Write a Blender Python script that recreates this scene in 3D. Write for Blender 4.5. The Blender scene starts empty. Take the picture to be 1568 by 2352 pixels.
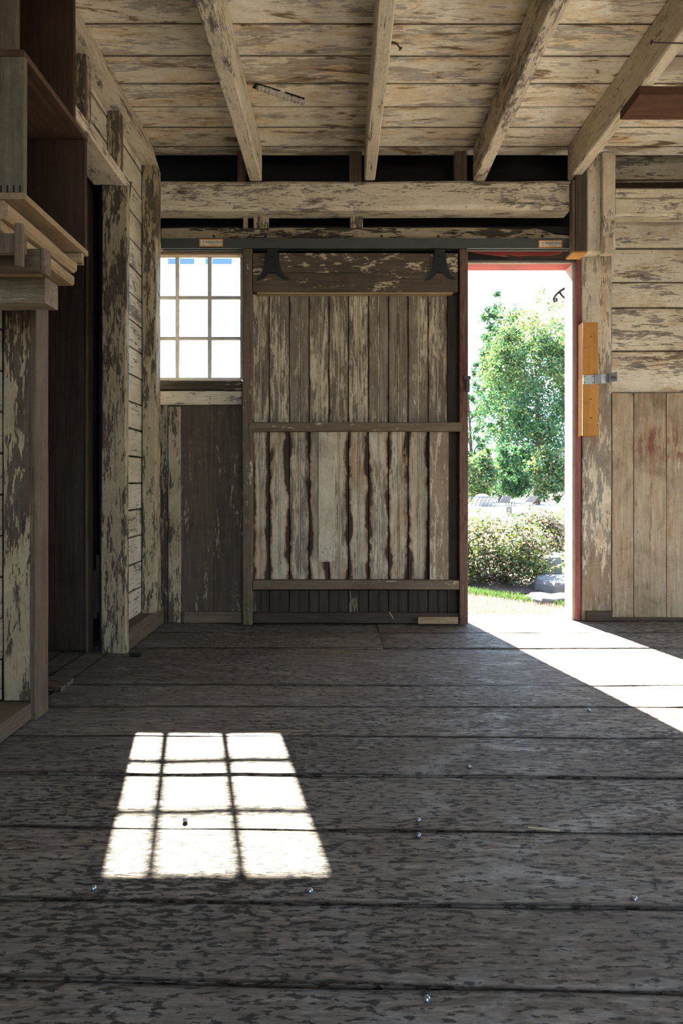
import bpy, math, random
import numpy as np
from mathutils import Vector, Matrix

S = bpy.context.scene
C = S.collection
EYE = 0.80            # camera height; depths are metres along +y from the camera
F = 1500.0            # focal length in pixels of the 1568x2352 frame
# ------------------------------------------------------------------ camera
cd = bpy.data.cameras.new('camera')
cam = bpy.data.objects.new('camera', cd); C.objects.link(cam)
cd.sensor_fit = 'HORIZONTAL'; cd.sensor_width = 24.0
cd.lens = F / 1568 * 24.0
cd.shift_y = -66 / 1568
cd.clip_start = 0.05; cd.clip_end = 400
cam.location = (0, 0, EYE); cam.rotation_euler = (math.radians(90), 0, 0)
S.camera = cam
# ------------------------------------------------------------------ world, sun, exposure
SKY = 5.2
w = bpy.data.worlds.new('sky'); S.world = w; w.use_nodes = True
nt = w.node_tree; nt.nodes.clear()
o_ = nt.nodes.new('ShaderNodeOutputWorld'); bg = nt.nodes.new('ShaderNodeBackground')
tc = nt.nodes.new('ShaderNodeTexCoord'); sx = nt.nodes.new('ShaderNodeSeparateXYZ')
rp = nt.nodes.new('ShaderNodeValToRGB')
nt.links.new(tc.outputs['Generated'], sx.inputs[0]); nt.links.new(sx.outputs['Z'], rp.inputs[0])
rp.color_ramp.elements[0].position = 0.0; rp.color_ramp.elements[0].color = (0.58, 0.78, 1.0, 1)
rp.color_ramp.elements[1].position = 0.9; rp.color_ramp.elements[1].color = (0.42, 0.62, 1.0, 1)
nt.links.new(rp.outputs[0], bg.inputs[0]); bg.inputs[1].default_value = SKY
nt.links.new(bg.outputs[0], o_.inputs[0])
SUN_DIR = Vector((0.228, -1.0, -0.856)).normalized()
sl = bpy.data.lights.new('sun', 'SUN'); sl.energy = 90; sl.color = (1.0, 0.95, 0.84); sl.angle = math.radians(0.5)
so = bpy.data.objects.new('sun', sl); C.objects.link(so); so.location = (-4, 16, 14)
so.rotation_euler = SUN_DIR.to_track_quat('-Z', 'Y').to_euler()
def area(name, loc, rot, sxx, syy, e, col, portal=False):
    l = bpy.data.lights.new(name, 'AREA'); l.shape = 'RECTANGLE'; l.size = sxx; l.size_y = syy
    l.energy = e; l.color = col
    if portal: l.cycles.is_portal = True
    o = bpy.data.objects.new(name, l); C.objects.link(o); o.location = loc; o.rotation_euler = rot; return o
R90 = math.radians(90)
# daylight: the door and the window (sampling portals), plus two added fill lamps in invented openings behind and to the right
area('doorway_portal', (1.02, 4.02, 1.05), (-R90, 0, 0), 0.74, 2.15, 1, (1, 1, 1), True)
area('window_portal', (-0.83, 3.98, 1.77), (-R90, 0, 0), 0.55, 0.80, 1, (1, 1, 1), True)
area('rear_fill_light', (0.9, -1.95, 1.25), (R90, 0, 0), 2.6, 2.3, 3, (1.0, 0.97, 0.92))
area('side_fill_light', (2.96, 2.35, .72), (0, math.radians(90), 0), 1.25, 1.5, 22, (1.0, 0.97, 0.84))
S.view_settings.view_transform = 'Standard'
S.view_settings.look = 'None'; S.view_settings.gamma = 1.0
S.view_settings.use_curve_mapping = False
S.view_settings.exposure = 0.22
S.cycles.use_denoising = True
S.cycles.max_bounces = 8; S.cycles.use_adaptive_sampling = True; S.cycles.adaptive_threshold = 0.03; S.cycles.diffuse_bounces = 5; S.cycles.glossy_bounces = 3
S.cycles.transparent_max_bounces = 12; S.cycles.sample_clamp_indirect = 6.0
S.cycles.use_fast_gi = False

rng = random.Random(7)
def X(px, d): return (px - 784) * d / F
def Z(py, d): return EYE + (1110 - py) * d / F

# ------------------------------------------------------------------ mesh building
class MB:
    """collects chamfered, slightly uneven boards and plain solids into one mesh"""
    def __init__(s): s.v = []; s.f = []; s.uv = []; s.m = []
    def face(s, idx, uv=None, m=0):
        s.f.append(idx); s.uv.append(uv or [(0, 0)] * len(idx)); s.m.append(m)
    def board(s, x0, x1, y0, y1, z0, z1, ax, ch=0.003, wob=0.0, seg=0.18, m=0, ends=None, rot=None):
        lo = [min(x0, x1), min(y0, y1), min(z0, z1)]; hi = [max(x0, x1), max(y0, y1), max(z0, z1)]
        a = ax; b, c = [(1, 2), (0, 2), (0, 1)][ax]
        L = hi[a] - lo[a]; n = max(1, int(L / seg)) if wob else 1
        ch = min(ch, (hi[b] - lo[b]) * .45, (hi[c] - lo[c]) * .45)
        ring = [(lo[b] + ch, lo[c], 0, 0), (hi[b] - ch, lo[c], 1, 0), (hi[b], lo[c] + ch, 0, 1), (hi[b], hi[c] - ch, 1, 1),
                (hi[b] - ch, hi[c], 1, 2), (lo[b] + ch, hi[c], 0, 2), (lo[b], hi[c] - ch, 1, 3), (lo[b], lo[c] + ch, 0, 3)]
        base = len(s.v); st = rng.random() * 20
        drift = [0, 0, 0, 0]
        for i in range(n + 1):
            t = lo[a] + L * i / n
            j = [rng.uniform(-wob, wob) for _ in range(4)]
            drift = [d * .75 + k for d, k in zip(drift, j)]
            for (bb, cc, _, _) in ring:
                p = [0, 0, 0]; p[a] = t
                p[b] = bb + (drift[0] if bb > (lo[b] + hi[b]) / 2 else drift[1])
                p[c] = cc + (drift[2] if cc > (lo[c] + hi[c]) / 2 else drift[3])
                s.v.append(tuple(p))
        uvx = [0, 1, 1, 0, 0, 1, 1, 0]   # u of each ring corner; wide faces run 0..1
        flip = (ax == 1)
        for i in range(n):
            for k in range(8):
                k2 = (k + 1) % 8
                q = [base + i * 8 + k, base + i * 8 + k2, base + (i + 1) * 8 + k2, base + (i + 1) * 8 + k]
                if k % 2 == 0: u0, u1 = 0.0, 1.0
                else: u0 = u1 = 0.0
                t0 = st + L * i / n; t1 = st + L * (i + 1) / n
                uv = [(u0, t0), (u1, t0), (u1, t1), (u0, t1)]
                if flip: q = q[::-1]; uv = uv[::-1]
                s.face(q, uv, m)
        e0 = [base + k for k in range(8)][::-1]; e1 = [base + n * 8 + k for k in range(8)]
        if flip: e0 = e0[::-1]; e1 = e1[::-1]
        s.face(e0, [(.5, st)] * 8, m); s.face(e1, [(.5, st + .2)] * 8, m)
        if rot:
            M = rot
            for i in range(base, len(s.v)): s.v[i] = tuple(M @ Vector(s.v[i]))
        return s
    def prism(s, pts, axis, a0, a1, m=0):
        """pts outline in the two other axes, extruded along axis"""
        base = len(s.v); n = len(pts)
        for t in (a0, a1):
            for (p, q) in pts:
                v = [p, q]; v.insert(axis, t); s.v.append(tuple(v))
        s.face([base + i for i in range(n)][::-1], None, m); s.face([base + n + i for i in range(n)], None, m)
        for i in range(n):
            j = (i + 1) % n; s.face([base + i, base + j, base + n + j, base + n + i], [(0, 0), (1, 0), (1, 1), (0, 1)], m)
        return s
    def tube(s, pts, rad, n=8, m=0):
        pts = [Vector(p) for p in pts]; base = len(s.v)
        if not isinstance(rad, (list, tuple)): rad = [rad] * len(pts)
        for i, p in enumerate(pts):
            t = (pts[min(i + 1, len(pts) - 1)] - pts[max(i - 1, 0)]).normalized()
            u = t.orthogonal().normalized() if i == 0 else (u - t * u.dot(t)).normalized()
            v = t.cross(u)
            for k in range(n):
                a = 2 * math.pi * k / n
                s.v.append(tuple(p + (u * math.cos(a) + v * math.sin(a)) * rad[i]))
        for i in range(len(pts) - 1):
            for k in range(n):
                k2 = (k + 1) % n
                s.face([base + i * n + k, base + i * n + k2, base + (i + 1) * n + k2, base + (i + 1) * n + k], None, m)
        s.face([base + k for k in range(n)][::-1], None, m); s.face([base + (len(pts) - 1) * n + k for k in range(n)], None, m)
        return s
    def box(s, x0, x1, y0, y1, z0, z1, m=0): return s.board(x0, x1, y0, y1, z0, z1, 0, ch=0.0005, m=m)

def finish(o, parent, label, cat, group, kind):
    if parent is not None: o.parent = parent
    if label: o['label'] = label
    if cat: o['category'] = cat
    if group: o['group'] = group
    if kind: o['kind'] = kind
    return o
def wloc(o):
    p = Vector(o.location)
    while o.parent: o = o.parent; p = p + Vector(o.location)
    return p
def obj(name, mb, mat, parent=None, label=None, cat=None, group=None, kind=None, smooth=False, origin=None):
    v = np.array(mb.v, dtype=np.float64)
    if origin is None:
        lo = v.min(0); hi = v.max(0); origin = ((lo[0] + hi[0]) / 2, (lo[1] + hi[1]) / 2, lo[2])
    v = v - np.array(origin)
    me = bpy.data.meshes.new(name); me.from_pydata([tuple(p) for p in v], [], mb.f)
    uvl = me.uv_layers.new(name='UVMap'); flat = [c for f in mb.uv for p in f for c in p]
    uvl.data.foreach_set('uv', flat)
    for m in (mat if isinstance(mat, (list, tuple)) else [mat]): me.materials.append(m)
    me.polygons.foreach_set('material_index', mb.m)
    if smooth: me.polygons.foreach_set('use_smooth', [True] * len(mb.f))
    me.update()
    o = bpy.data.objects.new(name, me); C.objects.link(o)
    o.location = Vector(origin) - (wloc(parent) if parent else Vector((0, 0, 0)))
    return finish(o, parent, label, cat, group, kind)
def empty(name, loc, label=None, cat=None, group=None, kind=None):
    o = bpy.data.objects.new(name, None); C.objects.link(o); o.location = loc; o.empty_display_size = .05
    return finish(o, None, label, cat, group, kind)

# ------------------------------------------------------------------ materials
class NG:
    def __init__(s, name):
        s.mat = bpy.data.materials.new(name); s.mat.use_nodes = True; s.t = s.mat.node_tree; s.t.nodes.clear()
        s.out = s.n('ShaderNodeOutputMaterial')
    def n(s, kind, **k):
        x = s.t.nodes.new(kind)
        for a, b in k.items(): setattr(x, a, b)
        return x
    def put(s, sock, v):
        if isinstance(v, bpy.types.NodeSocket): s.t.links.new(v, sock)
        elif isinstance(v, (tuple, list)) and len(v) == 3 and sock.type == 'RGBA': sock.default_value = (*v, 1)
        else: sock.default_value = v
    def math(s, op, a, b=0.0, c=None, clamp=False):
        x = s.n('ShaderNodeMath', operation=op, use_clamp=clamp); s.put(x.inputs[0], a); s.put(x.inputs[1], b)
        if c is not None: s.put(x.inputs[2], c)
        return x.outputs[0]
    def vmath(s, op, a, b): x = s.n('ShaderNodeVectorMath', operation=op); s.put(x.inputs[0], a); s.put(x.inputs[1], b); return x.outputs[0]
    def noise(s, vec, scale=1.0, detail=4.0, rough=.55, dist=0.0):
        x = s.n('ShaderNodeTexNoise'); s.put(x.inputs['Vector'], vec); s.put(x.inputs['Scale'], scale)
        s.put(x.inputs['Detail'], detail); s.put(x.inputs['Roughness'], rough); s.put(x.inputs['Distortion'], dist); return x.outputs[0]
    def ramp(s, v, lo, hi, a=0.0, b=1.0, smooth=False):
        x = s.n('ShaderNodeMapRange', interpolation_type='SMOOTHSTEP' if smooth else 'LINEAR'); s.put(x.inputs[0], v)
        for i, q in enumerate((lo, hi, a, b)): s.put(x.inputs[i + 1], q)
        return x.outputs[0]
    def mix(s, f, a, b, mode='MIX'):
        x = s.n('ShaderNodeMix', data_type='RGBA', blend_type=mode); s.put(x.inputs[0], f); s.put(x.inputs[6], a); s.put(x.inputs[7], b); return x.outputs[2]
    def coords(s):
        g = s.n('ShaderNodeNewGeometry'); tcn = s.n('ShaderNodeTexCoord'); oi = s.n('ShaderNodeObjectInfo')
        r = s.math('ADD', g.outputs['Random Per Island'], s.math('MULTIPLY', oi.outputs['Random'], 7.3))
        r = s.math('FRACT', s.math('MULTIPLY', r, 13.7))
        off = s.n('ShaderNodeCombineXYZ'); s.put(off.inputs[0], s.math('MULTIPLY', r, 31.0)); s.put(off.inputs[1], s.math('MULTIPLY', r, 17.0)); s.put(off.inputs[2], s.math('MULTIPLY', r, 23.0))
        return s.vmath('ADD', tcn.outputs['Object'], off.outputs[0]), r, tcn
    def bump(s, h, strength=.4, dist=.002, normal=None):
        b = s.n('ShaderNodeBump'); s.put(b.inputs['Strength'], strength); s.put(b.inputs['Distance'], dist); s.put(b.inputs['Height'], h)
        if normal is not None: s.put(b.inputs['Normal'], normal)
        return b.outputs[0]
    def bsdf(s, col, rough=.7, normal=None, spec=.3, metal=0.0):
        b = s.n('ShaderNodeBsdfPrincipled'); s.put(b.inputs['Base Color'], col); s.put(b.inputs['Roughness'], rough)
        s.put(b.inputs['Specular IOR Level'], spec); s.put(b.inputs['Metallic'], metal)
        if normal is not None: s.put(b.inputs['Normal'], normal)
        s.t.links.new(b.outputs[0], s.out.inputs[0]); return b

def stretch(g, co, axis, across, along):
    sc = [across] * 3; sc[axis] = along
    return g.vmath('MULTIPLY', co, tuple(sc))

def wood(name, axis, w1, w2, paint=None, cover=0.0, primer=None, patch=(16, 5), stain=0.0, edge=0.0,
         stain_col=(.045, .025, .012), warm=None, rough=.75, bump=.5, grain=(70, 3), var=.25, crack=.5, knots=0.0, sheen=.25, grime=.5, bead=0.0, worn=None, seam=0.0):
    g = NG(name); co, r, tcn = g.coords()
    n1 = g.noise(stretch(g, co, axis, *grain), 1, 6, .7, .5)
    lowf = g.noise(stretch(g, co, axis, 6, 1.8), 1, 4, .6)
    fine = g.noise(stretch(g, co, axis, 240, 60), 1, 2, .6)
    base = g.mix(g.ramp(n1, .34, .64), w1, w2)
    base = g.mix(g.ramp(r, 0, 1, 0, var), base, tuple(c * .45 for c in w2))
    h = g.math('MULTIPLY', n1, .45)
    col = base
    if paint:
        pn = g.noise(stretch(g, co, axis, *patch), 1, 8, .68, .25)
        pf = g.noise(stretch(g, co, axis, patch[0] * 5.5, patch[1] * 4.2), 1, 3, .6, .3)
        m = g.math('ADD', g.math('MULTIPLY', pn, .66), g.math('MULTIPLY', pf, .34))
        m = g.math('ADD', m, g.math('MULTIPLY', g.math('SUBTRACT', lowf, .5), .45))
        m = g.math('ADD', m, g.math('MULTIPLY', g.math('SUBTRACT', r, .5), .10))
        if bead > 0:
            uvb = g.n('ShaderNodeSeparateXYZ'); g.put(uvb.inputs[0], tcn.outputs['UV'])
            cb = g.math('ABSOLUTE', g.math('SUBTRACT', uvb.outputs[0], .5))
            m = g.math('ADD', m, g.ramp(cb, .0, .07, bead, 0))
        th = .5 + (.5 - cover) * .36
        mp = g.ramp(m, th - .006, th + .006)
        pvar = g.noise(stretch(g, co, axis, 26, 12), 1, 6, .75)
        pc = g.mix(g.ramp(pvar, .32, .72, 0, .5), paint, tuple(c * q for c, q in zip(paint, (.60, .54, .44))))
        if primer:
            mq = g.ramp(m, th - .065, th - .05)
            col = g.mix(mq, col, g.mix(g.ramp(pvar, .35, .65), primer, tuple(c * .62 for c in primer)))
        col = g.mix(mp, col, pc)
        h = g.math('ADD', h, g.math('MULTIPLY', mp, .7))
    if warm:
        wn = g.noise(stretch(g, co, axis, 7, 1.7), 1, 5, .65, 1.2)
        col = g.mix(g.ramp(wn, .48, .72, 0, .85), col, g.mix(1.0, col, warm, 'MULTIPLY'))
    if grime > 0:
        gn = g.noise(g.vmath('MULTIPLY', co, (4, 4, 4)), 1, 7, .72, .6)
        col = g.mix(g.ramp(gn, .44, .68, 0, grime), col, g.mix(1.0, col, (.42, .36, .28), 'MULTIPLY'))
        sp = g.n('ShaderNodeTexVoronoi', feature='F1'); g.put(sp.inputs['Vector'], stretch(g, co, axis, 38, 22)); g.put(sp.inputs['Scale'], 1.0)
        sd = g.math('ADD', sp.outputs['Distance'], g.math('MULTIPLY', gn, .5))
        col = g.mix(g.ramp(sd, .30, .36, .7, 0), col, tuple(c * .4 for c in w2))
    if worn:      # rubbed-in paint marks of their own place: (x0, z0, z1, colour)
        ge = g.n('ShaderNodeNewGeometry'); sp_ = g.n('ShaderNodeSeparateXYZ'); g.put(sp_.inputs[0], ge.outputs['Position'])
        mk = g.math('MULTIPLY', g.ramp(sp_.outputs[0], worn[0], worn[0] + .10), g.math('MULTIPLY', g.ramp(sp_.outputs[2], worn[1], worn[1] + .07), g.ramp(sp_.outputs[2], worn[2] - .07, worn[2], 1, 0)))
        wnn = g.noise(stretch(g, co, axis, 30, 8), 1, 6, .7, .3)
        col = g.mix(g.math('MULTIPLY', mk, g.ramp(wnn, .47, .56, 0, .8)), col, worn[3])
    if stain > 0:
        sn = g.noise(stretch(g, co, axis, 9, 2.4), 1, 7, .64, 1.8)
        lo = .70 - .24 * stain
        col = g.mix(g.ramp(sn, lo - .05, lo + .03, 0, .55, True), col, g.mix(.8, col, (.62, .40, .20), 'MULTIPLY'))
        col = g.mix(g.ramp(sn, lo + .01, lo + .07, 0, .85, True), col, stain_col)
    if edge > 0:
        uv = g.n('ShaderNodeSeparateXYZ'); g.put(uv.inputs[0], tcn.outputs['UV'])
        ed = g.math('MULTIPLY', g.math('ABSOLUTE', g.math('SUBTRACT', uv.outputs[0], .5)), 2.0)
        en = g.noise(stretch(g, co, axis, 6, 4.0), 1, 5, .6, .8)
        e = g.math('ADD', ed, g.math('MULTIPLY', g.math('SUBTRACT', en, .5), 2.4 * edge + .6))
        k = 1.22 - .62 * edge
        col = g.mix(g.ramp(e, k - .25, k - .04, 0, .75, True), col, g.mix(.85, col, (.50, .28, .12), 'MULTIPLY'))
        col = g.mix(g.ramp(e, k - .04, k + .05, 0, .93, True), col, tuple(c * .5 for c in stain_col))
    if knots > 0:
        vo = g.n('ShaderNodeTexVoronoi', feature='F1'); g.put(vo.inputs['Vector'], stretch(g, co, axis, 6.5, 3.0)); g.put(vo.inputs['Scale'], 1.0); g.put(vo.inputs['Randomness'], 1.0)
        kk = g.math('ADD', vo.outputs['Distance'], g.math('MULTIPLY', n1, .10))
        col = g.mix(g.ramp(kk, .09, .14 * knots + .09, .85, 0, True), col, stain_col)
    if crack > 0:
        cn = g.noise(stretch(g, co, axis, grain[0] * 1.5, grain[1] * 1.6), 1, 4, .6, .3)
        ck = g.ramp(cn, .63, .68)
        col = g.mix(g.math('MULTIPLY', ck, crack), col, tuple(c * .3 for c in w2))
        h = g.math('SUBTRACT', h, g.math('MULTIPLY', ck, .6))
    if seam > 0:
        us = g.n('ShaderNodeSeparateXYZ'); g.put(us.inputs[0], tcn.outputs['UV'])
        es = g.math('ADD', g.math('MULTIPLY', g.math('ABSOLUTE', g.math('SUBTRACT', us.outputs[0], .5)), 2.0), g.math('MULTIPLY', g.math('SUBTRACT', lowf, .5), .05))
        col = g.mix(g.ramp(es, .985 - seam, .99, 0, .4), col, g.mix(1.0, col, (.35, .27, .18), 'MULTIPLY'))
        col = g.mix(g.ramp(es, .990, .996, 0, .9), col, (.018, .013, .009))
    col = g.mix(g.ramp(fine, .3, .7, .28, 0), col, tuple(c * .3 for c in w2))
    h = g.math('ADD', h, g.math('MULTIPLY', fine, .35))
    g.bsdf(col, rough, g.bump(h, min(1, bump * 1.3), .006), sheen)
    return g.mat

PAINT = (.62, .56, .44); PAINTW = (.66, .58, .42); PRIMER = (.30, .265, .225)
WD1 = (.20, .155, .11); WD2 = (.095, .068, .045)
M = {}
for a, t in ((0, 'x'), (1, 'y'), (2, 'z')):
    M['beam_' + t] = wood('chalky_painted_beam_' + t, a, WD1, WD2, (.68, .60, .46), .74, (.38, .33, .27), (30, 8), 0.08, bump=.9, crack=.8, grime=.35)
    M['post_' + t] = wood('half_peeled_post_' + t, a, (.16, .12, .085), (.085, .062, .042), (.44, .365, .235), .46, None, (30, 6), 0.1, bump=1.0, crack=.6)
    M['raw_' + t] = wood('bare_old_wood_' + t, a, (.20, .145, .10), (.10, .07, .047), None, 0, stain=.25, bump=.5)
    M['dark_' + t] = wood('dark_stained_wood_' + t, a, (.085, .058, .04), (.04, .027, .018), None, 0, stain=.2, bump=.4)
    M['light_' + t] = wood('pale_raw_pine_' + t, a, (.42, .31, .18), (.27, .19, .11), None, 0, stain=.1, bump=.4)
M['ceil'] = wood('peeling_ceiling_boards', 0, (.54, .48, .39), (.42, .36, .28), (.88, .82, .68), .60, (.56, .52, .46), (17, 3.6), .52, warm=(.85, .62, .34), knots=.55, stain_col=(.13, .075, .03), bump=.5, crack=.22, grime=.22, seam=.12, var=.12)
M['wallh'] = wood('peeling_wall_boards', 0, (.25, .20, .15), (.13, .10, .07), PAINT, .60, PRIMER, (17, 3.6), .2, warm=(.8, .62, .42), bump=.6, crack=.3, seam=.06)
M['wally'] = wood('peeling_side_wall_boards', 1, (.25, .20, .15), (.13, .10, .07), PAINT, .72, PRIMER, (20, 5), .1, bump=.7, crack=.5, seam=.06)
M['lower_win'] = wood('brown_vertical_boards', 2, (.135, .10, .068), (.075, .054, .037), (.44, .38, .27), .30, None, (44, 8), .1, bump=.5, crack=.3)
M['lower_right'] = wood('scuffed_tan_boards', 2, (.40, .31, .21), (.25, .185, .12), (.6, .52, .40), .24, None, (60, 10), .12, warm=(.78, .60, .42), stain_col=(.10, .07, .045), bump=.5, crack=.7, grime=.75, grain=(60, 4), worn=(1.66, .90, 1.16, (.13, .03, .022)))
M['bead_up'] = wood('weathered_beadboard', 2, (.27, .225, .17), (.15, .115, .08), (.56, .48, .34), .40, None, (48, 5), .10, edge=.25, bump=.7, crack=.6, bead=.12)
M['bead_low'] = wood('stained_beadboard', 2, (.30, .25, .19), (.17, .13, .09), (.55, .48, .36), .60, (.34, .29, .23), (34, 4), .2, edge=.62, warm=(.62, .38, .18), bump=.7, crack=.5, bead=.1)
M['bead_dark'] = wood('dark_bottom_boards', 2, (.06, .047, .033), (.03, .023, .016), (.2, .17, .12), .12, None, (30, 5), .3, bump=.5)
M['rail'] = wood('door_rail_brown', 0, (.20, .145, .095), (.11, .078, .05), (.5, .42, .29), .27, None, (24, 9), .22, bump=.5, crack=.35)
M['rail_dark'] = wood('door_top_rail_brown', 0, (.135, .098, .065), (.07, .05, .034), (.5, .42, .29), .18, None, (24, 8), .35, bump=.5, crack=.35)
M['stile'] = wood('door_stile_brown', 2, (.19, .14, .095), (.10, .074, .05), (.55, .46, .32), .28, None, (26, 8), .12, bump=.5)
M['stile_red'] = wood('door_stile_red_worn', 2, (.20, .12, .08), (.10, .06, .045), (.13, .045, .038), .40, None, (22, 5), .2, bump=.5)
M['jamb'] = wood('pinkish_white_jamb', 2, (.66, .44, .38), (.58, .38, .33), None, 0, bump=.15, crack=.1, var=.1, grime=.15)
M['red'] = wood('red_painted_frame', 2, (.27, .085, .07), (.20, .06, .05), None, 0, bump=.15, crack=.1, var=.1)
M['redx'] = wood('red_painted_lintel', 0, (.36, .07, .055), (.28, .05, .045), None, 0, bump=.15, crack=.1, var=.1)
M['cream'] = wood('cream_painted_trim', 2, (.62, .52, .38), (.5, .40, .28), None, 0, bump=.2, crack=.15, var=.1)
M['creamx'] = wood('cream_painted_trim_x', 0, (.50, .42, .32), (.38, .31, .24), None, 0, bump=.2, crack=.15, var=.1)
M['sash'] = wood('grey_white_sash_paint', 2, (.60, .58, .53), (.5, .48, .44), None, 0, bump=.2, crack=.1, var=.05)
M['orange'] = wood('fresh_orange_pine', 2, (.50, .24, .055), (.36, .16, .035), None, 0, stain=.05, knots=.5, stain_col=(.14, .06, .02), bump=.15, crack=.25, var=.1)
M['redbrown'] = wood('redbrown_stained_plank', 0, (.13, .055, .025), (.07, .03, .016), None, 0, bump=.2, crack=.2)
M['patch_beam'] = wood('patchy_dark_board', 0, (.09, .068, .046), (.05, .037, .026), (.42, .35, .23), .48, None, (22, 4), .2, bump=.6)

# floor: coarse, pitted planks, a little shiny
g = NG('worn_pitted_floor_planks'); co, r, tcn = g.coords()
n1 = g.noise(g.vmath('MULTIPLY', co, (9, 90, 90)), 1, 6, .72, .5)
n2 = g.noise(g.vmath('MULTIPLY', co, (40, 130, 130)), 1, 4, .7, .2)
lf = g.noise(g.vmath('MULTIPLY', co, (1.6, 4, 4)), 1, 6, .7, .5)
big = g.noise(tcn.outputs['Object'], 1.1, 4, .6)
col = g.mix(g.ramp(n1, .32, .66), (.40, .325, .255), (.085, .060, .044))
col = g.mix(g.ramp(n2, .40, .62, 0, .45), col, (.085, .066, .05))
col = g.mix(g.ramp(lf, .44, .64, 0, .5), col, (.25, .23, .205))
col = g.mix(g.ramp(r, 0, 1, 0, .35), col, (.09, .066, .05))
pit = g.noise(g.vmath('MULTIPLY', co, (34, 100, 100)), 1, 4, .62, .25)
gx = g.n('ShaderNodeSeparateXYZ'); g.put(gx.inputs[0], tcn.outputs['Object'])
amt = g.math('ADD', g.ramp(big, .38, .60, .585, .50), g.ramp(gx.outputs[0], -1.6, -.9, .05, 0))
pk = g.ramp(pit, amt, g.math('ADD', amt, .05))
col = g.mix(g.math('MULTIPLY', pk, .85), col, (.022, .016, .011))
pale = g.ramp(g.noise(g.vmath('MULTIPLY', co, (9, 22, 22)), 1, 6, .75, .3), .68, .73)
col = g.mix(g.math('MULTIPLY', pale, .45), col, (.40, .39, .37))
uv = g.n('ShaderNodeSeparateXYZ'); g.put(uv.inputs[0], tcn.outputs['UV'])
ed = g.math('ADD', g.math('MULTIPLY', g.math('ABSOLUTE', g.math('SUBTRACT', uv.outputs[0], .5)), 2.0), g.math('MULTIPLY', g.math('SUBTRACT', n1, .5), .10))
col = g.mix(g.ramp(ed, .93, .99, 0, .8), col, (.025, .017, .012))
h = g.math('SUBTRACT', g.math('MULTIPLY', n1, .9), g.math('MULTIPLY', pk, .8))
h = g.math('ADD', h, g.math('MULTIPLY', n2, .6)); h = g.math('ADD', h, g.math('MULTIPLY', g.noise(g.vmath('MULTIPLY', co, (7, 26, 26)), 1, 4, .6), 1.0))
pol = g.ramp(g.noise(g.vmath('MULTIPLY', co, (6, 14, 14)), 1, 5, .7, .4), .52, .66)
pol = g.math('MULTIPLY', pol, g.math('SUBTRACT', 1.0, pk))
col = g.mix(g.ramp(gx.outputs[0], -1.55, -1.1, .75, 0), col, g.mix(1.0, col, (.62, .70, .78), 'MULTIPLY'))  # left planks tinted blue-grey: the window's skylight put into the colour
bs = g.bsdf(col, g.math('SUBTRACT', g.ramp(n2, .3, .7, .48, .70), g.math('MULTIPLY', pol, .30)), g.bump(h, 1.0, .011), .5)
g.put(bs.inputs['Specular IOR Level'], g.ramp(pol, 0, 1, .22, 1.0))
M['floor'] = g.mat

def plain(name, col, rough=.6, metal=0.0, var=.3, scale=30, bump=.15, spec=.4, bd=.002):
    g = NG(name); tcn = g.n('ShaderNodeTexCoord'); n = g.noise(tcn.outputs['Object'], scale, 4, .6)
    c = g.mix(g.ramp(n, .3, .7, 0, var), col, tuple(q * .4 for q in col))
    g.bsdf(c, rough, g.bump(n, bump, bd), spec, metal); return g.mat
M['void'] = plain('void_shade_black', (.012, .010, .009), .9)  # near-black: the shade of the enclosed cavities is put into the colour
M['backing'] = plain('dark_backing_boards', (.03, .022, .016), .9)
M['steel'] = plain('grey_green_track_steel', (.055, .060, .055), .6, .3)
M['iron'] = plain('black_cast_iron', (.012, .011, .010), .5, .3)
M['galv'] = plain('galvanised_steel', (.38, .40, .41), .45, .7, .4)
M['rust'] = plain('rusty_nail_iron', (.06, .035, .025), .6, .5)
M['nail'] = plain('polished_nail_head', (.35, .37, .40), .3, .9)
M['sticker_orange'] = plain('orange_sticker_border', (.60, .22, .04), .5, bump=0)
M['sticker_cream'] = plain('cream_sticker_face', (.62, .56, .44), .5, bump=0)
M['ink'] = plain('black_print_ink', (.02, .02, .02), .6, bump=0)
M['mud'] = plain('grey_mud_nest', (.42, .38, .32), .95, scale=120, bump=.9, bd=.006)
M['straw'] = plain('straw_and_sun_slivers', (.5, .42, .25), .7)
M['stone'] = plain('grey_garden_stone', (.11, .11, .115), .9, scale=9, var=.5, bump=.6, bd=.02)
M['soil'] = plain('brown_mulch_soil', (.032, .019, .013), .95, scale=40, bump=.8, bd=.02)
M['siding'] = plain('pale_blue_clapboard', (.55, .60, .66), .7, var=.1)
M['white'] = plain('white_painted_roofing', (.85, .85, .83), .6, var=.05, scale=3)
M['blueglass'] = plain('blue_grey_window_glass', (.06, .12, .22), .15, var=.3, scale=3, bump=0, spec=.6)
M['sling'] = plain('taupe_sling_fabric', (.11, .10, .095), .8)
M['deckstone'] = plain('pale_pool_coping', (.34, .35, .36), .8, scale=4)
M['bark'] = plain('grey_brown_bark', (.09, .07, .055), .9, scale=15, bump=.8, bd=.02)
M['cover'] = plain('dark_slatted_cover', (.07, .08, .085), .6)
M['dome'] = plain('tan_dome_canvas', (.25, .225, .19), .8)

# ground: dry lawn, brown near the beds
g = NG('dry_lawn_ground'); tcn = g.n('ShaderNodeTexCoord')
n = g.noise(tcn.outputs['Object'], 6, 6, .7); n2 = g.noise(tcn.outputs['Object'], .5, 4, .6)
col = g.mix(g.ramp(n, .35, .65), (.30, .26, .22), (.19, .155, .12)); col = g.mix(g.ramp(n2, .5, .65, 0, .7), col, (.12, .14, .06))
g.bsdf(col, .95, g.bump(n, .6, .02), .1); M['lawn'] = g.mat

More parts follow.
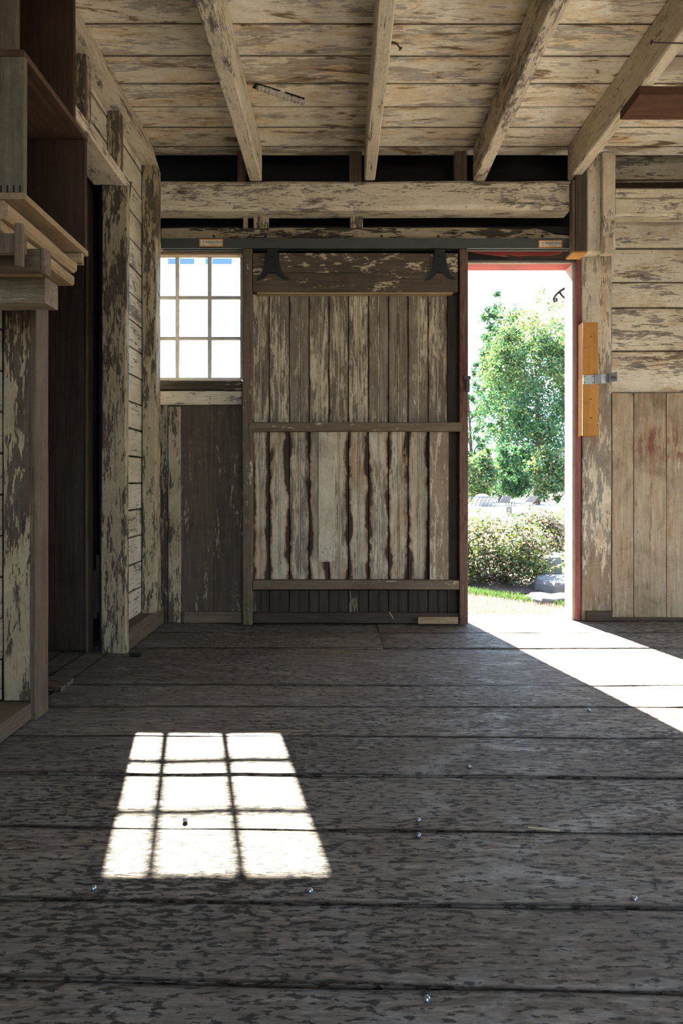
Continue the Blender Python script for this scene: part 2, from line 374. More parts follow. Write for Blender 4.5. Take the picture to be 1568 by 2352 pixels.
# window glass: thin sheet, clear with a weak reflection
g = NG('old_window_glass')
tr = g.n('ShaderNodeBsdfTransparent'); gl = g.n('ShaderNodeBsdfGlossy'); gl.inputs['Roughness'].default_value = .03
lw = g.n('ShaderNodeLayerWeight'); lw.inputs[0].default_value = .25; mx = g.n('ShaderNodeMixShader')
tcn = g.n('ShaderNodeTexCoord'); dn = g.noise(tcn.outputs['Object'], 9, 5, .7)
g.put(tr.inputs[0], g.mix(g.ramp(dn, .55, .75, 0, .25), (.95, .97, .97), (.80, .82, .80)))
g.put(mx.inputs[0], g.math('MULTIPLY', lw.outputs['Fresnel'], .6)); g.t.links.new(tr.outputs[0], mx.inputs[1]); g.t.links.new(gl.outputs[0], mx.inputs[2]); g.t.links.new(mx.outputs[0], g.out.inputs[0])
M['glass'] = g.mat

def leafmat(name, c1, c2, c3, trans=.5, rough=.45, tint=(1.0, 1.15, .55)):
    g = NG(name); ge = g.n('ShaderNodeNewGeometry'); r = ge.outputs['Random Per Island']
    c = g.mix(g.ramp(r, 0, .7), c1, c2); c = g.mix(g.ramp(r, .86, .9), c, c3)
    d = g.n('ShaderNodeBsdfPrincipled'); g.put(d.inputs['Base Color'], c); g.put(d.inputs['Roughness'], rough); g.put(d.inputs['Specular IOR Level'], .4)
    t = g.n('ShaderNodeBsdfTranslucent'); g.put(t.inputs[0], g.mix(1.0, c, tint, 'MULTIPLY'))
    m = g.n('ShaderNodeMixShader'); m.inputs[0].default_value = trans
    g.t.links.new(d.outputs[0], m.inputs[1]); g.t.links.new(t.outputs[0], m.inputs[2]); g.t.links.new(m.outputs[0], g.out.inputs[0]); return g.mat
M['leaf_tree'] = leafmat('mid_green_leaves', (.013, .052, .030), (.045, .12, .055), (.17, .20, .06), .40)
M['leaf_pale'] = leafmat('yellow_tinged_leaves', (.07, .13, .045), (.19, .22, .09), (.36, .26, .18), .5)
M['leaf_shrub'] = leafmat('fine_shrub_leaves', (.026, .040, .013), (.075, .10, .035), (.26, .18, .12), .35)
M['leaf_flower'] = leafmat('pale_blossom_tips', (.32, .26, .20), (.48, .42, .34), (.42, .24, .14), .35, .5, (1, .95, .85))
M['leaf_bright'] = leafmat('bright_green_leaves', (.06, .16, .03), (.14, .26, .07), (.34, .24, .08), .45)
M['grass_dry'] = leafmat('dry_grass_blades', (.20, .16, .13), (.30, .25, .215), (.12, .15, .07), .25, .8, (1, .95, .85))
M['grass_green'] = leafmat('green_grass_blades', (.035, .085, .022), (.07, .13, .035), (.20, .20, .10), .3, .7, (1, 1.05, .7))

# ================================================================== THE SHELL
def st(name, mb, mat, label, **k): return obj(name, mb, mat, label=label, kind='structure', **k)

# floor ----------------------------------------------------------------------
seams = [-2.0, -1.72, -1.45, -1.2, -.93, -.68, -.42, -.18, .06, .30, .54, .79, 1.0417, 1.2435, 1.509, 1.791, 2.062, 2.344, 2.59, 3.175, 3.50, 3.97]
fl = MB()
def fshear(mb, b0=0):
    for i in range(b0, len(mb.v)):
        x, y, z = mb.v[i]; k = .028 * max(0, min(1, (2.5 - y) / 1.2)); mb.v[i] = (x, y - x * k, z)
for a, b in zip(seams[:-1], seams[1:]):
    gap = .003 + rng.random() * .003
    cuts = [-1.10, 3.0]
    if a == 3.175: cuts = [-1.10, .205, 3.0]
    if a == 3.50: cuts = [-1.10, .200, 1.62, 3.0]
    for c0, c1 in zip(cuts[:-1], cuts[1:]):
        fl.board(c0 + .002, c1 - .002, a + gap, b - gap, -.035, rng.uniform(-.002, .0), 0, ch=.0015, wob=.0018, seg=.10)
fshear(fl)
k0 = len(fl.v)
for i in range(8):                                   # side room boards run away from the camera
    fl.board(-2.02 + i * .115, -1.91 + i * .115, 1.6, 4.0, -.035, -.004, 1, ch=.003, wob=.001)
fl.board(-2.1, 3.05, -2.05, 3.98, -.09, -.036, 0, m=1)
st('floor', fl, [M['floor'], M['backing']], 'wide worn plank floor with dark seams and pits')
# a short patch board on the left of the floor, by the opening
b = MB().board(-1.30, -1.075, 2.50, 2.62, .001, .018, 0, ch=.004, wob=.001)
obj('loose_floor_plank', b, M['floor'], label='short loose plank lying on the floor inside the dark left opening', cat='plank')

# ceiling --------------------------------------------------------------------
ce = MB(); cs = [3.715, 3.617, 3.422, 3.236, 3.046, 2.850, 2.653, 2.45]
while cs[-1] > -2.0: cs.append(cs[-1] - rng.uniform(.18, .21))
for a, b in zip(cs[1:], cs[:-1]):
    c0 = -1.3
    for c1 in ((.155, 3.05) if 2.8 < a < 2.9 else (3.05,)):
        ce.board(c0, c1 - .001, a + .0011, b - .0011, 2.664 + rng.uniform(0, .002), 2.69, 0, ch=.002, wob=.0006); c0 = c1 + .001
ce.box(-2.1, 3.1, -2.1, 3.62, 2.692, 2.74, m=1)
ce.box(-2.1, 3.1, 3.5, 4.0, 2.98, 3.02, m=1); ce.box(-2.1, 3.1, 3.46, 3.5, 2.7, 3.02, m=1)
st('ceiling', ce, [M['ceil'], M['void']], 'peeling cream plank ceiling with brown water stains')

# back wall ------------------------------------------------------------------
bw = MB()
WZ0, WZ1 = Z(872, 3.8), Z(590, 3.8); WX0, WX1 = -1.10, X(554, 3.8)
def bwb(x0, x1, z0, z1, m=0, y0=3.75, y1=3.775, ax=2): bw.board(x0, x1, y0, y1, z0, z1, ax, ch=.002, wob=.0008, m=m)
xs = [-1.12, X(385, 3.75), X(415, 3.75), X(490, 3.75), X(560, 3.75)]
for a, b in zip(xs[:-1], xs[1:]): bwb(a + .001, b - .001, 0.0, Z(928, 3.75))
x = X(560, 3.75)
while x < .68: bwb(x + .001, min(x + .2, .68), 0, 2.22, 1); x += .2
bw.box(-2.1, .70, 3.777, 3.84, -.03, WZ0 - .02, m=1)          # solid backing slabs added to stop light leaking between boards
bw.box(-2.1, WX0, 3.777, 3.84, WZ0 - .02, 2.25, m=1)
bw.box(WX1 + .012, .70, 3.777, 3.84, WZ0 - .02, 2.25, m=1)
bw.box(WX0, WX1 + .012, 3.777, 3.84, WZ1 + .022, 2.25, m=1)
bw.box(.70, 1.37, 3.80, 3.86, Z(600, 3.80) + .005, 2.25, m=1)
bw.box(-2.1, 1.58, 3.776, 3.929, 2.251, 2.285, m=1); bw.box(1.58, 3.05, 3.862, 3.929, 2.251, 2.285, m=1)
bw.box(-2.1, 3.05, 3.93, 3.98, 2.286, 2.98, m=1)
bw.box(-2.1, -2.05, 1.4, 4.0, 0, 2.7, m=1); bw.box(-2.1, -1.20, 1.4, 1.45, 0, 2.7, m=1); bw.box(-2.05, -1.20, 1.45, 4.0, 2.36, 2.40, m=1)
bw.box(1.58, 3.05, 3.86, 3.94, -.03, 2.25, m=1)
st('wall_back', bw, [M['lower_win'], M['void']], 'brown vertical boards of the back wall below the window')
# the wall right of the doorway: peeling horizontals above, tan verticals below
wr = MB(); RX0 = X(1404, 3.84)
ry = [Z(q, 3.84) for q in (904, 807, 708, 650, 572, 500, 415, 350)]
for a, b in zip(ry[:-1], ry[1:]): wr.board(RX0, 3.05, 3.835, 3.86, a + .0018, b - .0018, 0, ch=.002, wob=.001)
st('wall_right_of_door', wr, M['wallh'], 'peeling cream horizontal boards to the right of the doorway')
wl = MB(); xx = [X(q, 3.80) for q in (1405, 1455, 1530)] ; 
while xx[-1] < 3.0: xx.append(xx[-1] + rng.uniform(.13, .2))
for a, b in zip(xx[:-1], xx[1:]): wl.board(a + .001, b - .001, 3.80, 3.834, 0.0, Z(903, 3.80), 2, ch=.002, wob=.0008)
st('trim_1', wl, M['lower_right'], 'scuffed tan vertical wainscot boards right of the doorway')
# right wall (outside the frame) and rear wall, each with an opening added for fill light
w2 = MB()
for i in range(15):
    z0, z1 = .18 * i + .002, .18 * i + .178
    for (ya, yb) in (((-2.0, 1.58), (3.12, 3.85)) if z1 < 1.45 else ((-2.0, 3.85),)): w2.board(3.0, 3.03, ya, yb, z0, z1, 1, ch=.002, wob=.001)
w2.box(3.031, 3.1, -2.1, 1.58, -.03, 3.0, m=1); w2.box(3.031, 3.1, 3.12, 4.0, -.03, 3.0, m=1); w2.box(3.031, 3.1, 1.58, 3.12, 1.44, 3.0, m=1)
st('wall_right', w2, [M['wally'], M['void']], 'peeling plank wall on the right side of the barn')
w3 = MB()
for i in range(15):
    z0, z1 = .18 * i + .002, .18 * i + .178
    w3.board(-1.3, -.45, -2.03, -2.0, z0, z1, 0, ch=.002); w3.board(2.25, 3.0, -2.03, -2.0, z0, z1, 0, ch=.002)
    if z0 > 2.4: w3.board(-.45, 2.25, -2.03, -2.0, z0, z1, 0, ch=.002)
w3.box(-2.1, -.45, -2.1, -2.04, 0, 2.7, m=1); w3.box(2.25, 3.1, -2.1, -2.04, 0, 2.7, m=1); w3.box(-.45, 2.25, -2.1, -2.04, 2.42, 2.7, m=1)
st('wall_rear', w3, [M['wallh'], M['void']], 'plank wall behind the camera with a wide opening added to let in light')

# left wall ------------------------------------------------------------------
lw = MB()
for i in range(19):                                  # near length, behind the first post
    lw.board(-1.19, -1.156, -2.0, 2.226, .062 + .14 * i + .001, .062 + .14 * i + .139, 1, ch=.002, wob=.0008)
for i in range(18):                                  # far length, between the second post and the corner post
    z = .105 + .139 * i
    if z < 2.54: lw.board(-1.10, -1.077, 3.10, 3.75, z + .0015, z + .1375, 1, ch=.002, wob=.0015, seg=.1)
z = 2.24
while z < 2.6: lw.board(-1.10, -1.077, 2.226, 3.098, z + .001, z + .118, 1, ch=.002, wob=.001); z += .12
lw.box(-1.28, -1.191, -2.0, 2.30, 0, 2.69, m=1); lw.box(-1.16, -1.101, 3.13, 3.776, 0, 2.69, m=1); lw.box(-1.16, -1.101, 2.226, 3.13, 2.25, 2.69, m=1)
st('wall_left', lw, [M['wally'], M['void']], 'cream horizontal plank wall along the left side')
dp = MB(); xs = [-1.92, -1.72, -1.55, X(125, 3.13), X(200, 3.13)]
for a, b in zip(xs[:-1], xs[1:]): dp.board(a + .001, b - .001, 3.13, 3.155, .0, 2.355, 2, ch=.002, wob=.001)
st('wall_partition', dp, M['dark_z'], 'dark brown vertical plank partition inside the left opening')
b = MB().board(X(200, 3.12), X(206, 3.12), 3.10, 3.16, 0, 2.355, 2, ch=.003, wob=.0015)
st('trim_2', b, M['raw_z'], 'thin brown edging strip on the dark partition beside the black gap')
b = MB().board(X(221, 3.2), X(236, 3.2), 3.19, 3.24, Z(1405, 3.2), Z(1275, 3.2), 2, ch=.003)
b.board(X(214, 3.2), X(224, 3.2), 3.19, 3.24, Z(1420, 3.2), Z(1310, 3.2), 2)
b.board(X(211, 3.3), X(222, 3.3), 3.25, 3.31, 0, 2.3, 2, ch=.003, wob=.002)
obj('wooden_block', b, M['dark_z'], label='dark offcut of wood propped in the black gap behind the second left post', cat='wood block')
# baseboards
b = MB().board(-1.125, -1.012, 3.11, 3.72, 0.002, .103, 1, ch=.005, wob=.0015)
st('baseboard_left', b, M['raw_y'], 'bare brown sill board at the foot of the far left wall')
b = MB().board(-1.19, -1.045, -1.9, 2.222, 0.002, .058, 1, ch=.004, wob=.0015)
st('baseboard_near_left', b, M['raw_y'], 'bare pinkish brown sill at the foot of the near left wall')
b = MB().board(X(424, 3.73), X(555, 3.73), 3.722, 3.748, 0.002, Z(1405, 3.73), 0, ch=.003, wob=.001)
st('baseboard_back', b, M['rail'], 'low brown baseboard under the window boards')
b = MB().board(X(1345, 3.79), X(1402, 3.79), 3.77, 3.796, .002, Z(1402, 3.79), 0, ch=.004, wob=.002)
b.board(X(1402, 3.79) + .003, 3.0, 3.785, 3.798, .002, .022, 0, ch=.003, wob=.001)
st('baseboard_right', b, M['dark_x'], 'blackened baseboard stub right of the doorway')

# ------------------------------------------------------------------ window
wroot = empty('window_1', ((WX0 + WX1) / 2, 3.80, WZ0), 'nine-pane window glowing white beside the sliding door', 'window', kind='structure')
def wp(px): return X(px, 3.8)
s_ = MB()
s_.board(wp(552), WX1 + .012, 3.785, 3.815, WZ0, WZ1, 2, ch=.002); s_.board(WX0, WX0 + .02, 3.785, 3.815, WZ0, WZ1, 2, ch=.002)
s_.board(WX0, WX1, 3.785, 3.815, WZ0 - .008, Z(868, 3.8), 0, ch=.002); s_.board(WX0, WX1, 3.785, 3.815, Z(592, 3.8), WZ1 + .003, 0, ch=.002)
obj('sash_frame', s_, M['sash'], wroot)
for px in (408, 482): obj('muntin', MB().board(wp(px) - .0108, wp(px) + .0108, 3.786, 3.812, Z(868, 3.8), Z(592, 3.8), 2, ch=.004, wob=.0004), M['sash'], wroot)
for py in (684.5, 778): obj('muntin', MB().board(WX0 + .02, wp(552), 3.787, 3.811, Z(py, 3.8) - .0095, Z(py, 3.8) + .0095, 0, ch=.004, wob=.0004), M['sash'], wroot)
vx = [WX0 + .02, wp(408), wp(482), wp(552)]; vz = [Z(868, 3.8), Z(778, 3.8), Z(684.5, 3.8), Z(592, 3.8)]
for i in range(3):
    for j in range(3):
        if vx[i + 1] - vx[i] > .01: obj('pane', MB().prism([(vx[i], vz[j]), (vx[i + 1], vz[j]), (vx[i + 1], vz[j + 1]), (vx[i], vz[j + 1])], 1, 3.799, 3.8015), M['glass'], wroot)
b = MB().board(-1.076, X(557, 3.76), 3.735, 3.784, Z(588, 3.76), Z(582, 3.76), 0, ch=.002, wob=.001)
st('trim_3', b, M['light_x'], 'bare orange-brown strip along the window top')
b = MB().board(-1.076, X(557, 3.76), 3.74, 3.776, Z(581, 3.76), Z(560, 3.76), 0, ch=.004, wob=.003, seg=.06)
st('trim_4', b, M['beam_x'], 'flaking white board above the window under the door track')
b = MB().board(-1.076, X(557, 3.73), 3.70, 3.784, Z(896, 3.73), Z(876, 3.73), 0, ch=.004, wob=.0015)
st('trim_5', b, M['patch_beam'], 'dark worn window sill board with chipped paint')
b = MB().board(-1.076, X(556, 3.73), 3.715, 3.749, Z(930, 3.73), Z(899, 3.73), 0, ch=.003, wob=.0015)
st('trim_6', b, M['beam_x'], 'peeling white rail below the window sill')
b = MB().board(X(386, 3.73), X(414, 3.73), 3.73, 3.749, 0.004, Z(934, 3.73), 2, ch=.003, wob=.0012)
st('trim_7', b, M['post_z'], 'narrow half peeled upright batten below the window')

# ------------------------------------------------------------------ doorway frame
d1 = empty('door_2', (1.03, 3.9, 0), 'open doorway framed in red and cream beside the sliding door', 'doorway', kind='structure')
obj('jamb', MB().board(1.3517, 1.40, 3.842, 3.955, -.02, Z(606, 3.84) + .02, 2, ch=.002), M['jamb'], d1)
obj('jamb', MB().board(.66, .685, 3.842, 3.955, -.02, Z(606, 3.84) + .02, 2, ch=.002), M['jamb'], d1)
obj('lintel', MB().board(.60, 1.46, 3.842, 3.955, Z(607, 3.84), 2.25, 0, ch=.002), M['redx'], d1)
obj('casing', MB().board(1.3517, 1.373, 3.826, 3.841, 0.002, Z(606, 3.84), 2, ch=.002, wob=.0006), M['cream'], d1, 'cream painted casing strip')
obj('stop_strip', MB().board(1.366, 1.393, 3.80, 3.825, 0.002, Z(590, 3.82), 2, ch=.004, wob=.001), M['red'], d1)
obj('head_casing', MB().board(.60, 1.373, 3.826, 3.841, Z(607, 3.84), Z(600, 3.84), 0, ch=.002, wob=.0006), M['creamx'], d1, 'greyish cream head casing')
obj('head_board', MB().board(.60, 1.385, 3.80, 3.825, Z(600, 3.82), Z(572, 3.82) + .02, 0, ch=.003, wob=.001), M['dark_x'], d1, 'dark head board')
tb = MB()
pts = [(X(1078, 3.79), Z(572, 3.79)), (X(1078, 3.79), Z(578, 3.79))]
for i, (px, py) in enumerate([(1110, 583), (1150, 588), (1165, 589), (1162, 583), (1190, 588), (1225, 585), (1260, 587), (1290, 583)]): pts.append((X(px, 3.79), Z(py, 3.79)))
pts.append((X(1290, 3.79), Z(572, 3.79)))
tb.prism(pts[::-1], 1, 3.788, 3.799)
obj('torn_edge_strip', tb, M['redx'], d1, 'ragged red painted splintered strip')
obj('threshold', MB().board(.66, 1.40, 3.90, 4.03, -.06, -.005, 0, ch=.006, wob=.002), M['floor'], d1)
# scroll bracket on the outside wall, seen past the right jamb
sb = MB()
def at(px, py, d): return (X(px, d), d, Z(py, d))
D = 4.25
sb.tube([at(1330, 640, D), at(1298, 661, D), at(1285, 669, D), at(1276, 677, D), at(1271, 686, D), at(1273, 693, D), at(1278, 691, D), at(1277, 685, D)], .0085, 8)
sb.tube([at(1284, 670, D), at(1290, 679, D), at(1298, 686, D), at(1330, 700, D)], .007, 8)
sb.tube([at(1330, 636, D), at(1330, 704, D)], .005, 8)
sb.tube([(X(1330, D), D, Z(700, D)), (X(1330, D) + .0, 3.95, Z(700, D))], .006, 8)
obj('scroll_bracket', sb, M['iron'], label='black wrought iron scroll bracket showing past the right door jamb', cat='bracket', smooth=True)

# ------------------------------------------------------------------ posts, beams and joists
def thing(name, mb, mat, label, cat, **k): return obj(name, mb, mat, label=label, cat=cat, **k)
HC, HB = 2.664, EYE + 1.675
for i, (x0, x1, lab) in enumerate([(-.5115, -.440, 'leftmost of the four long white ceiling joists'), (.127, .188, 'middle ceiling joist running above the sliding door centre'),
                                   (.730, .794, 'peeling ceiling joist that ends above the left edge of the doorway'), (1.252, 1.315, 'ceiling joist ending above the right post, rightmost of the four')]):
    j = MB().board(x0, x1, -1.98, 3.62, HB, HC + .001, 1, ch=.006, wob=.0022, seg=.16)
    thing('ceiling_joist', j, M['beam_y'], lab, 'joist', group='ceiling joists')
hb = MB().board(-1.075, X(1312, 3.6), 3.60, 3.745, EYE + 1.511, HB - .0005, 0, ch=.02, wob=.003, seg=.14)
thing('header_beam', hb, M['beam_x'], 'heavy white peeling beam across the top of the sliding door', 'beam')
hb = MB().board(1.549, 2.99, 3.69, 3.79, Z(452, 3.69), HB - .002, 0, ch=.012, wob=.002, seg=.14)
hb.board(1.549, 2.99, 3.69, 3.79, EYE + 1.509, Z(453, 3.69), 0, ch=.012, wob=.002, seg=.14)
thing('header_beam', hb, M['beam_x'], 'cracked cream beam at the upper right, right of the double post', 'beam')
lb = MB().prism([(-.994, EYE + 1.71), (-1.04, HC), (-1.14, HC), (-1.14, EYE + 1.71)], 1, -1.9, 3.575)
thing('ledger_beam', lb, M['beam_y'], 'white ledger beam running away along the top of the left wall', 'beam')
lt = MB().board(-1.165, -1.012, 2.235, 3.06, EYE + 1.40, EYE + 1.445, 1, ch=.004, wob=.0015)
thing('lintel_beam', lt, M['beam_y'], 'short painted lintel over the dark opening in the left wall', 'beam')

p = empty('wall_post', (-1.10, 2.28, .06), 'nearest left post, yellowish paint half peeled, at the photo edge', 'post')
obj('post_timber', MB().board(-1.154, -1.052, 2.228, 2.33, .0595, 2.50, 2, ch=.005, wob=.002), M['post_z'], p)
obj('casing_strip', MB().board(-1.051, -1.031, 2.204, 2.30, .001, 2.50, 2, ch=.003, wob=.0012), M['raw_z'], p, 'pinkish bare casing strip')
thing('wall_post', MB().board(-1.128, -1.012, 3.066, 3.109, 0.001, EYE + 1.399, 2, ch=.005, wob=.0022), M['post_z'], 'tall half peeled post at the far side of the dark left opening', 'post')
thing('wall_post', MB().board(-1.072, -.996, 3.507, 3.598, .1035, EYE + 1.709, 2, ch=.004, wob=.0018), M['post_z'], 'brown corner post left of the window', 'post')
thing('wall_stud', MB().board(-1.076, -1.018, 2.995, 3.05, EYE + 1.447, EYE + 1.709, 2, ch=.004, wob=.0015), M['post_z'], 'short painted stud above the lintel, standing over the second left post', 'stud')
thing('wall_stud', MB().board(-1.057, -1.017, 2.60, 2.66, EYE + 1.447, EYE + 1.709, 2, ch=.004, wob=.001), M['post_z'], 'short grey stud at the right edge of the upper crate', 'stud')
rp_ = empty('wall_post', (1.49, 3.82, 0), 'wide weathered post on the right side of the doorway', 'post')
obj('post_timber', MB().board(X(1336, 3.80), X(1404, 3.80), 3.80, 3.86, .002, 2.66, 2, ch=.005, wob=.002), wood('weathered_grey_tan_post', 2, (.37, .29, .20), (.23, .175, .12), (.60, .53, .41), .36, (.30, .26, .21), (26, 5), .08, warm=(.85, .6, .35), bump=.6), rp_)
obj('upper_stud', MB().board(X(1348, 3.70), X(1381, 3.70), 3.70, 3.798, Z(580, 3.72), 2.66, 2, ch=.006, wob=.002), M['beam_z'], rp_, 'painted stud on the upper left')
us = MB().board(X(1383, 3.67), X(1414, 3.67), 3.67, 3.76, Z(572, 3.67), 2.66, 2, ch=.006, wob=.002)
obj('upper_stud', us, M['beam_z'], rp_, 'painted stud with a broken lower end')
be = MB().board(X(1381, 3.66), X(1410, 3.66), 3.655, 3.70, Z(582, 3.66), Z(545, 3.66), 2, ch=.012, wob=.005, seg=.025)
obj('broken_end', be, M['cream'], rp_, 'splintered cream broken end')

b = empty('boxed_end_board', (1.30, 3.58, Z(580, 3.55)), 'dark brown short upright board at the right end of the header beam', 'board')
obj('face_board', MB().board(X(1321, 3.545), X(1348, 3.545), 3.545, 3.59, Z(576, 3.545), Z(404, 3.545), 2, ch=.002), M['dark_z'], b)
obj('side_board', MB().board(X(1312.5, 3.56), X(1321, 3.55) - .001, 3.55, 3.599, Z(578, 3.56), Z(414, 3.55), 2, ch=.002), M['raw_z'], b)
obj('bottom_block', MB().board(X(1313, 3.56), X(1347, 3.56), 3.552, 3.66, Z(582, 3.56), Z(577.5, 3.56), 0, ch=.002), M['orange'], b, 'fresh cut orange underside')

thing('overhead_plank', MB().board(1.2535, 2.98, 2.75, 2.937, EYE + 1.633, HB - .0008, 0, ch=.003, wob=.001), M['redbrown'], 'red-brown plank fixed under the ceiling joists at the upper right', 'plank')
for px0, px1, l in ((545, 562, 'leftmost dark stub block in the black slot above the header beam'), (802, 831, 'stub block above the header beam left of the middle joist'), (1045, 1073, 'stub block above the header beam left of the doorway joist')):
    thing('stub_block', MB().board(X(px0, 3.66), X(px1, 3.66), 3.66, 3.73, HB, 2.66, 2, ch=.003, wob=.001), M['raw_z'], l, 'wood block', group='stub blocks above the header beam')
for px0, px1, l in ((558, 568, 'thin dark spacer stick in the slot under the header beam'), (582, 616, 'painted spacer block in the slot under the header beam above the door left side'), (803, 833, 'painted spacer block in the slot under the header beam near the door centre')):
    thing('spacer_block', MB().board(X(px0, 3.70), X(px1, 3.70), 3.70, 3.745, Z(524, 3.70), EYE + 1.5105, 2, ch=.003, wob=.001), M['post_z'], l, 'wood block', group='spacer blocks over the track board')
thing('roof_purlin', MB().board(-1.05, 2.95, 3.82, 3.88, 2.50, 2.56, 0, ch=.004, wob=.002), M['dark_x'], 'dark purlin deep in the black slot behind the ceiling edge', 'beam')

# track board, track, bolts, stickers -------------------------------------------
tbm = MB(); a = 3.71
tbm.board(X(370, a), X(1228, a), a, 3.748, Z(547, a), Z(523, a), 0, ch=.006, wob=.0025, seg=.1)
tbm.prism([(X(1228, a) + .001, Z(547, a)), (X(1312, a), Z(547, a)), (X(1312, a), Z(541, a)), (X(1275, a), Z(539, a)), (X(1250, a), Z(530, a)), (X(1228, a) + .001, Z(523, a))], 1, a, 3.748)
tbr = empty('track_board', (.2, 3.73, Z(547, a)), 'dark patchy painted board behind and above the steel door track', 'board')
obj('plank', tbm, M['patch_beam'], tbr)
for px in (491, 610, 738, 876, 1006, 1134, 1245):
    m_ = MB().tube([(X(px, a), a - .006, Z(544, a) + .002), (X(px, a), a + .004, Z(544, a) + .002)], .0075, 12).tube([(X(px, a), a - .012, Z(544, a) + .002), (X(px, a), a - .005, Z(544, a) + .002)], .0042, 6)
    obj('bolt', m_, M['rust'], tbr)
tr_ = empty('door_track', (.2, 3.67, Z(570, 3.655)), 'grey-green steel sliding door track above the window and door', 'door track')
zt, zb = Z(547, 3.655), Z(570, 3.655)
ch_ = MB(); xa, xb = X(370, 3.655), X(1311, 3.655)
ch_.board(xa, xb, 3.655, 3.659, zb, zt, 0, ch=.001); ch_.board(xa, xb, 3.659, 3.706, zt - .004, zt, 0, ch=.001); ch_.board(xa, xb, 3.702, 3.706, zb, zt - .0045, 0, ch=.001)
ch_.board(xa, xb, 3.6595, 3.672, zb, zb + .004, 0, ch=.001); ch_.board(xa, xb, 3.69, 3.7015, zb, zb + .004, 0, ch=.001)
obj('rail_channel', ch_, M['steel'], tr_)
def text(body, size, loc, mat, parent, align='LEFT'):
    cu = bpy.data.curves.new('t', 'FONT'); cu.body = body; cu.size = size; cu.extrude = .0002; cu.align_x = align; cu.offset = size * .012
    to = bpy.data.objects.new('t', cu); C.objects.link(to)
    bpy.context.view_layer.update()
    me = bpy.data.meshes.new_from_object(to.evaluated_get(bpy.context.evaluated_depsgraph_get()))
    bpy.data.objects.remove(to); me.materials.clear(); me.materials.append(mat)
    o = bpy.data.objects.new('lettering', me); C.objects.link(o); o.rotation_euler = (R90, 0, 0)
    o.parent = parent; o.location = Vector(loc) - wloc(parent); return o
for px0, py0, px1, py1 in ((457.5, 549, 512, 566.5), (1236.5, 551.5, 1290.5, 569)):
    d = 3.654; x0, x1, z1, z0 = X(px0, d), X(px1, d), Z(py0, d), Z(py1, d)
    z0 = max(z0, zb + .001)
    sk = obj('maker_sticker', MB().board(x0, x1, d, d + .0009, z0, z1, 0, ch=.0003), M['sticker_orange'], tr_, 'orange bordered cream maker label')
    obj('label_face', MB().board(x0 + .006, x1 - .006, d - .0006, d - .0001, z0 + .006, z1 - .005, 0, ch=.0002), M['sticker_cream'], sk)
    W = x1 - x0; Hh = z1 - z0
    text('Richards-Wilcox', .0135, (x0 + W * .27, d - .001, z0 + Hh * .54), M['ink'], sk)
    fp = MB()
    for (u0, u1, q) in ((.40, .80, .32), (.46, .72, .20), (.09, .24, .27)):
        u = u0
        while u < u1: fp.box(x0 + W * u, x0 + W * (u + .022), d - .0012, d - .0007, z0 + Hh * q, z0 + Hh * (q + .05)); u += .034
    obj('fine_print', fp, M['ink'], sk)
    obj('logo_roundel', MB().tube([(x0 + W * .17, d - .0012, z0 + Hh * .62), (x0 + W * .17, d - .0004, z0 + Hh * .62)], .0055, 14), M['sticker_orange'], sk)
    obj('underline', MB().box(x0 + W * .27, x0 + W * .9, d - .0012, d - .0007, z0 + Hh * .47, z0 + Hh * .5), M['ink'], sk)

# ------------------------------------------------------------------ the sliding door
dr = empty('door_1', (X(815, 3.67), 3.69, .012), 'large weathered beadboard sliding door hanging beside the open doorway', 'sliding door', kind='structure')
a = 3.66; bk = 3.712
def dx(p): return X(p, a)
def dz(p): return Z(p, a)
obj('stile', MB().board(dx(557), dx(579), a - .004, 3.73, .008, dz(572), 2, ch=.003, wob=.0012), M['stile'], dr)
obj('stile', MB().board(dx(1055), dx(1074.5), a, 3.733, .008, dz(572), 2, ch=.003, wob=.0012), M['stile_red'], dr, 'right stile with worn red paint')
obj('top_rail', MB().board(dx(580) + .001, dx(1051), a, bk - .001, dz(626), dz(581), 0, ch=.002, wob=.001), M['rail_dark'], dr)
obj('top_rail', MB().board(dx(580) + .001, dx(1051), a, bk - .001, dz(670), dz(627), 0, ch=.002, wob=.001), M['rail_dark'], dr)
obj('rail_lip', MB().board(dx(590), dx(1040), a - .002, bk - .001, dz(675), dz(671), 0, ch=.002, wob=.0008), M['light_x'], dr, 'pale lip under the top rails')
obj('middle_rail', MB().board(dx(574), dx(1060), a - .012, bk - .001, dz(991), dz(971), 0, ch=.003, wob=.0012), M['rail'], dr)
obj('lower_rail', MB().board(dx(581), dx(1054), a - .002, bk - .001, dz(1355), dz(1333), 0, ch=.003, wob=.0012), M['rail'], dr)
obj('bottom_rail', MB().board(dx(580) + .001, dx(1054), a + .02, bk - .001, .010, dz(1410), 0, ch=.003, wob=.0012), M['dark_x'], dr)
obj('bottom_shoe', MB().board(dx(960), dx(1052), a + .002, a + .019, .010, dz(1418), 0, ch=.003), M['light_x'], dr, 'small bright shoe block at the lower right')
edges = [579, 618, 664, 710, 755, 800, 846, 892, 937, 983, 1027]
def bead(mb, e0, e1, z0, z1, m=0):
    x0, x1 = X(e0, bk) + .0012, X(e1, bk) - .0012; xm = (x0 + x1) / 2
    mb.board(x0, xm - .0055, bk, 3.728, z0, z1, 2, ch=.0022, wob=.0004, m=m)
    mb.tube([(xm, bk + .0035, z0), (xm, bk + .0035, z1)], .0036, 8, m)
    mb.board(xm + .0055, x1, bk, 3.728, z0, z1, 2, ch=.0022, wob=.0004, m=m)
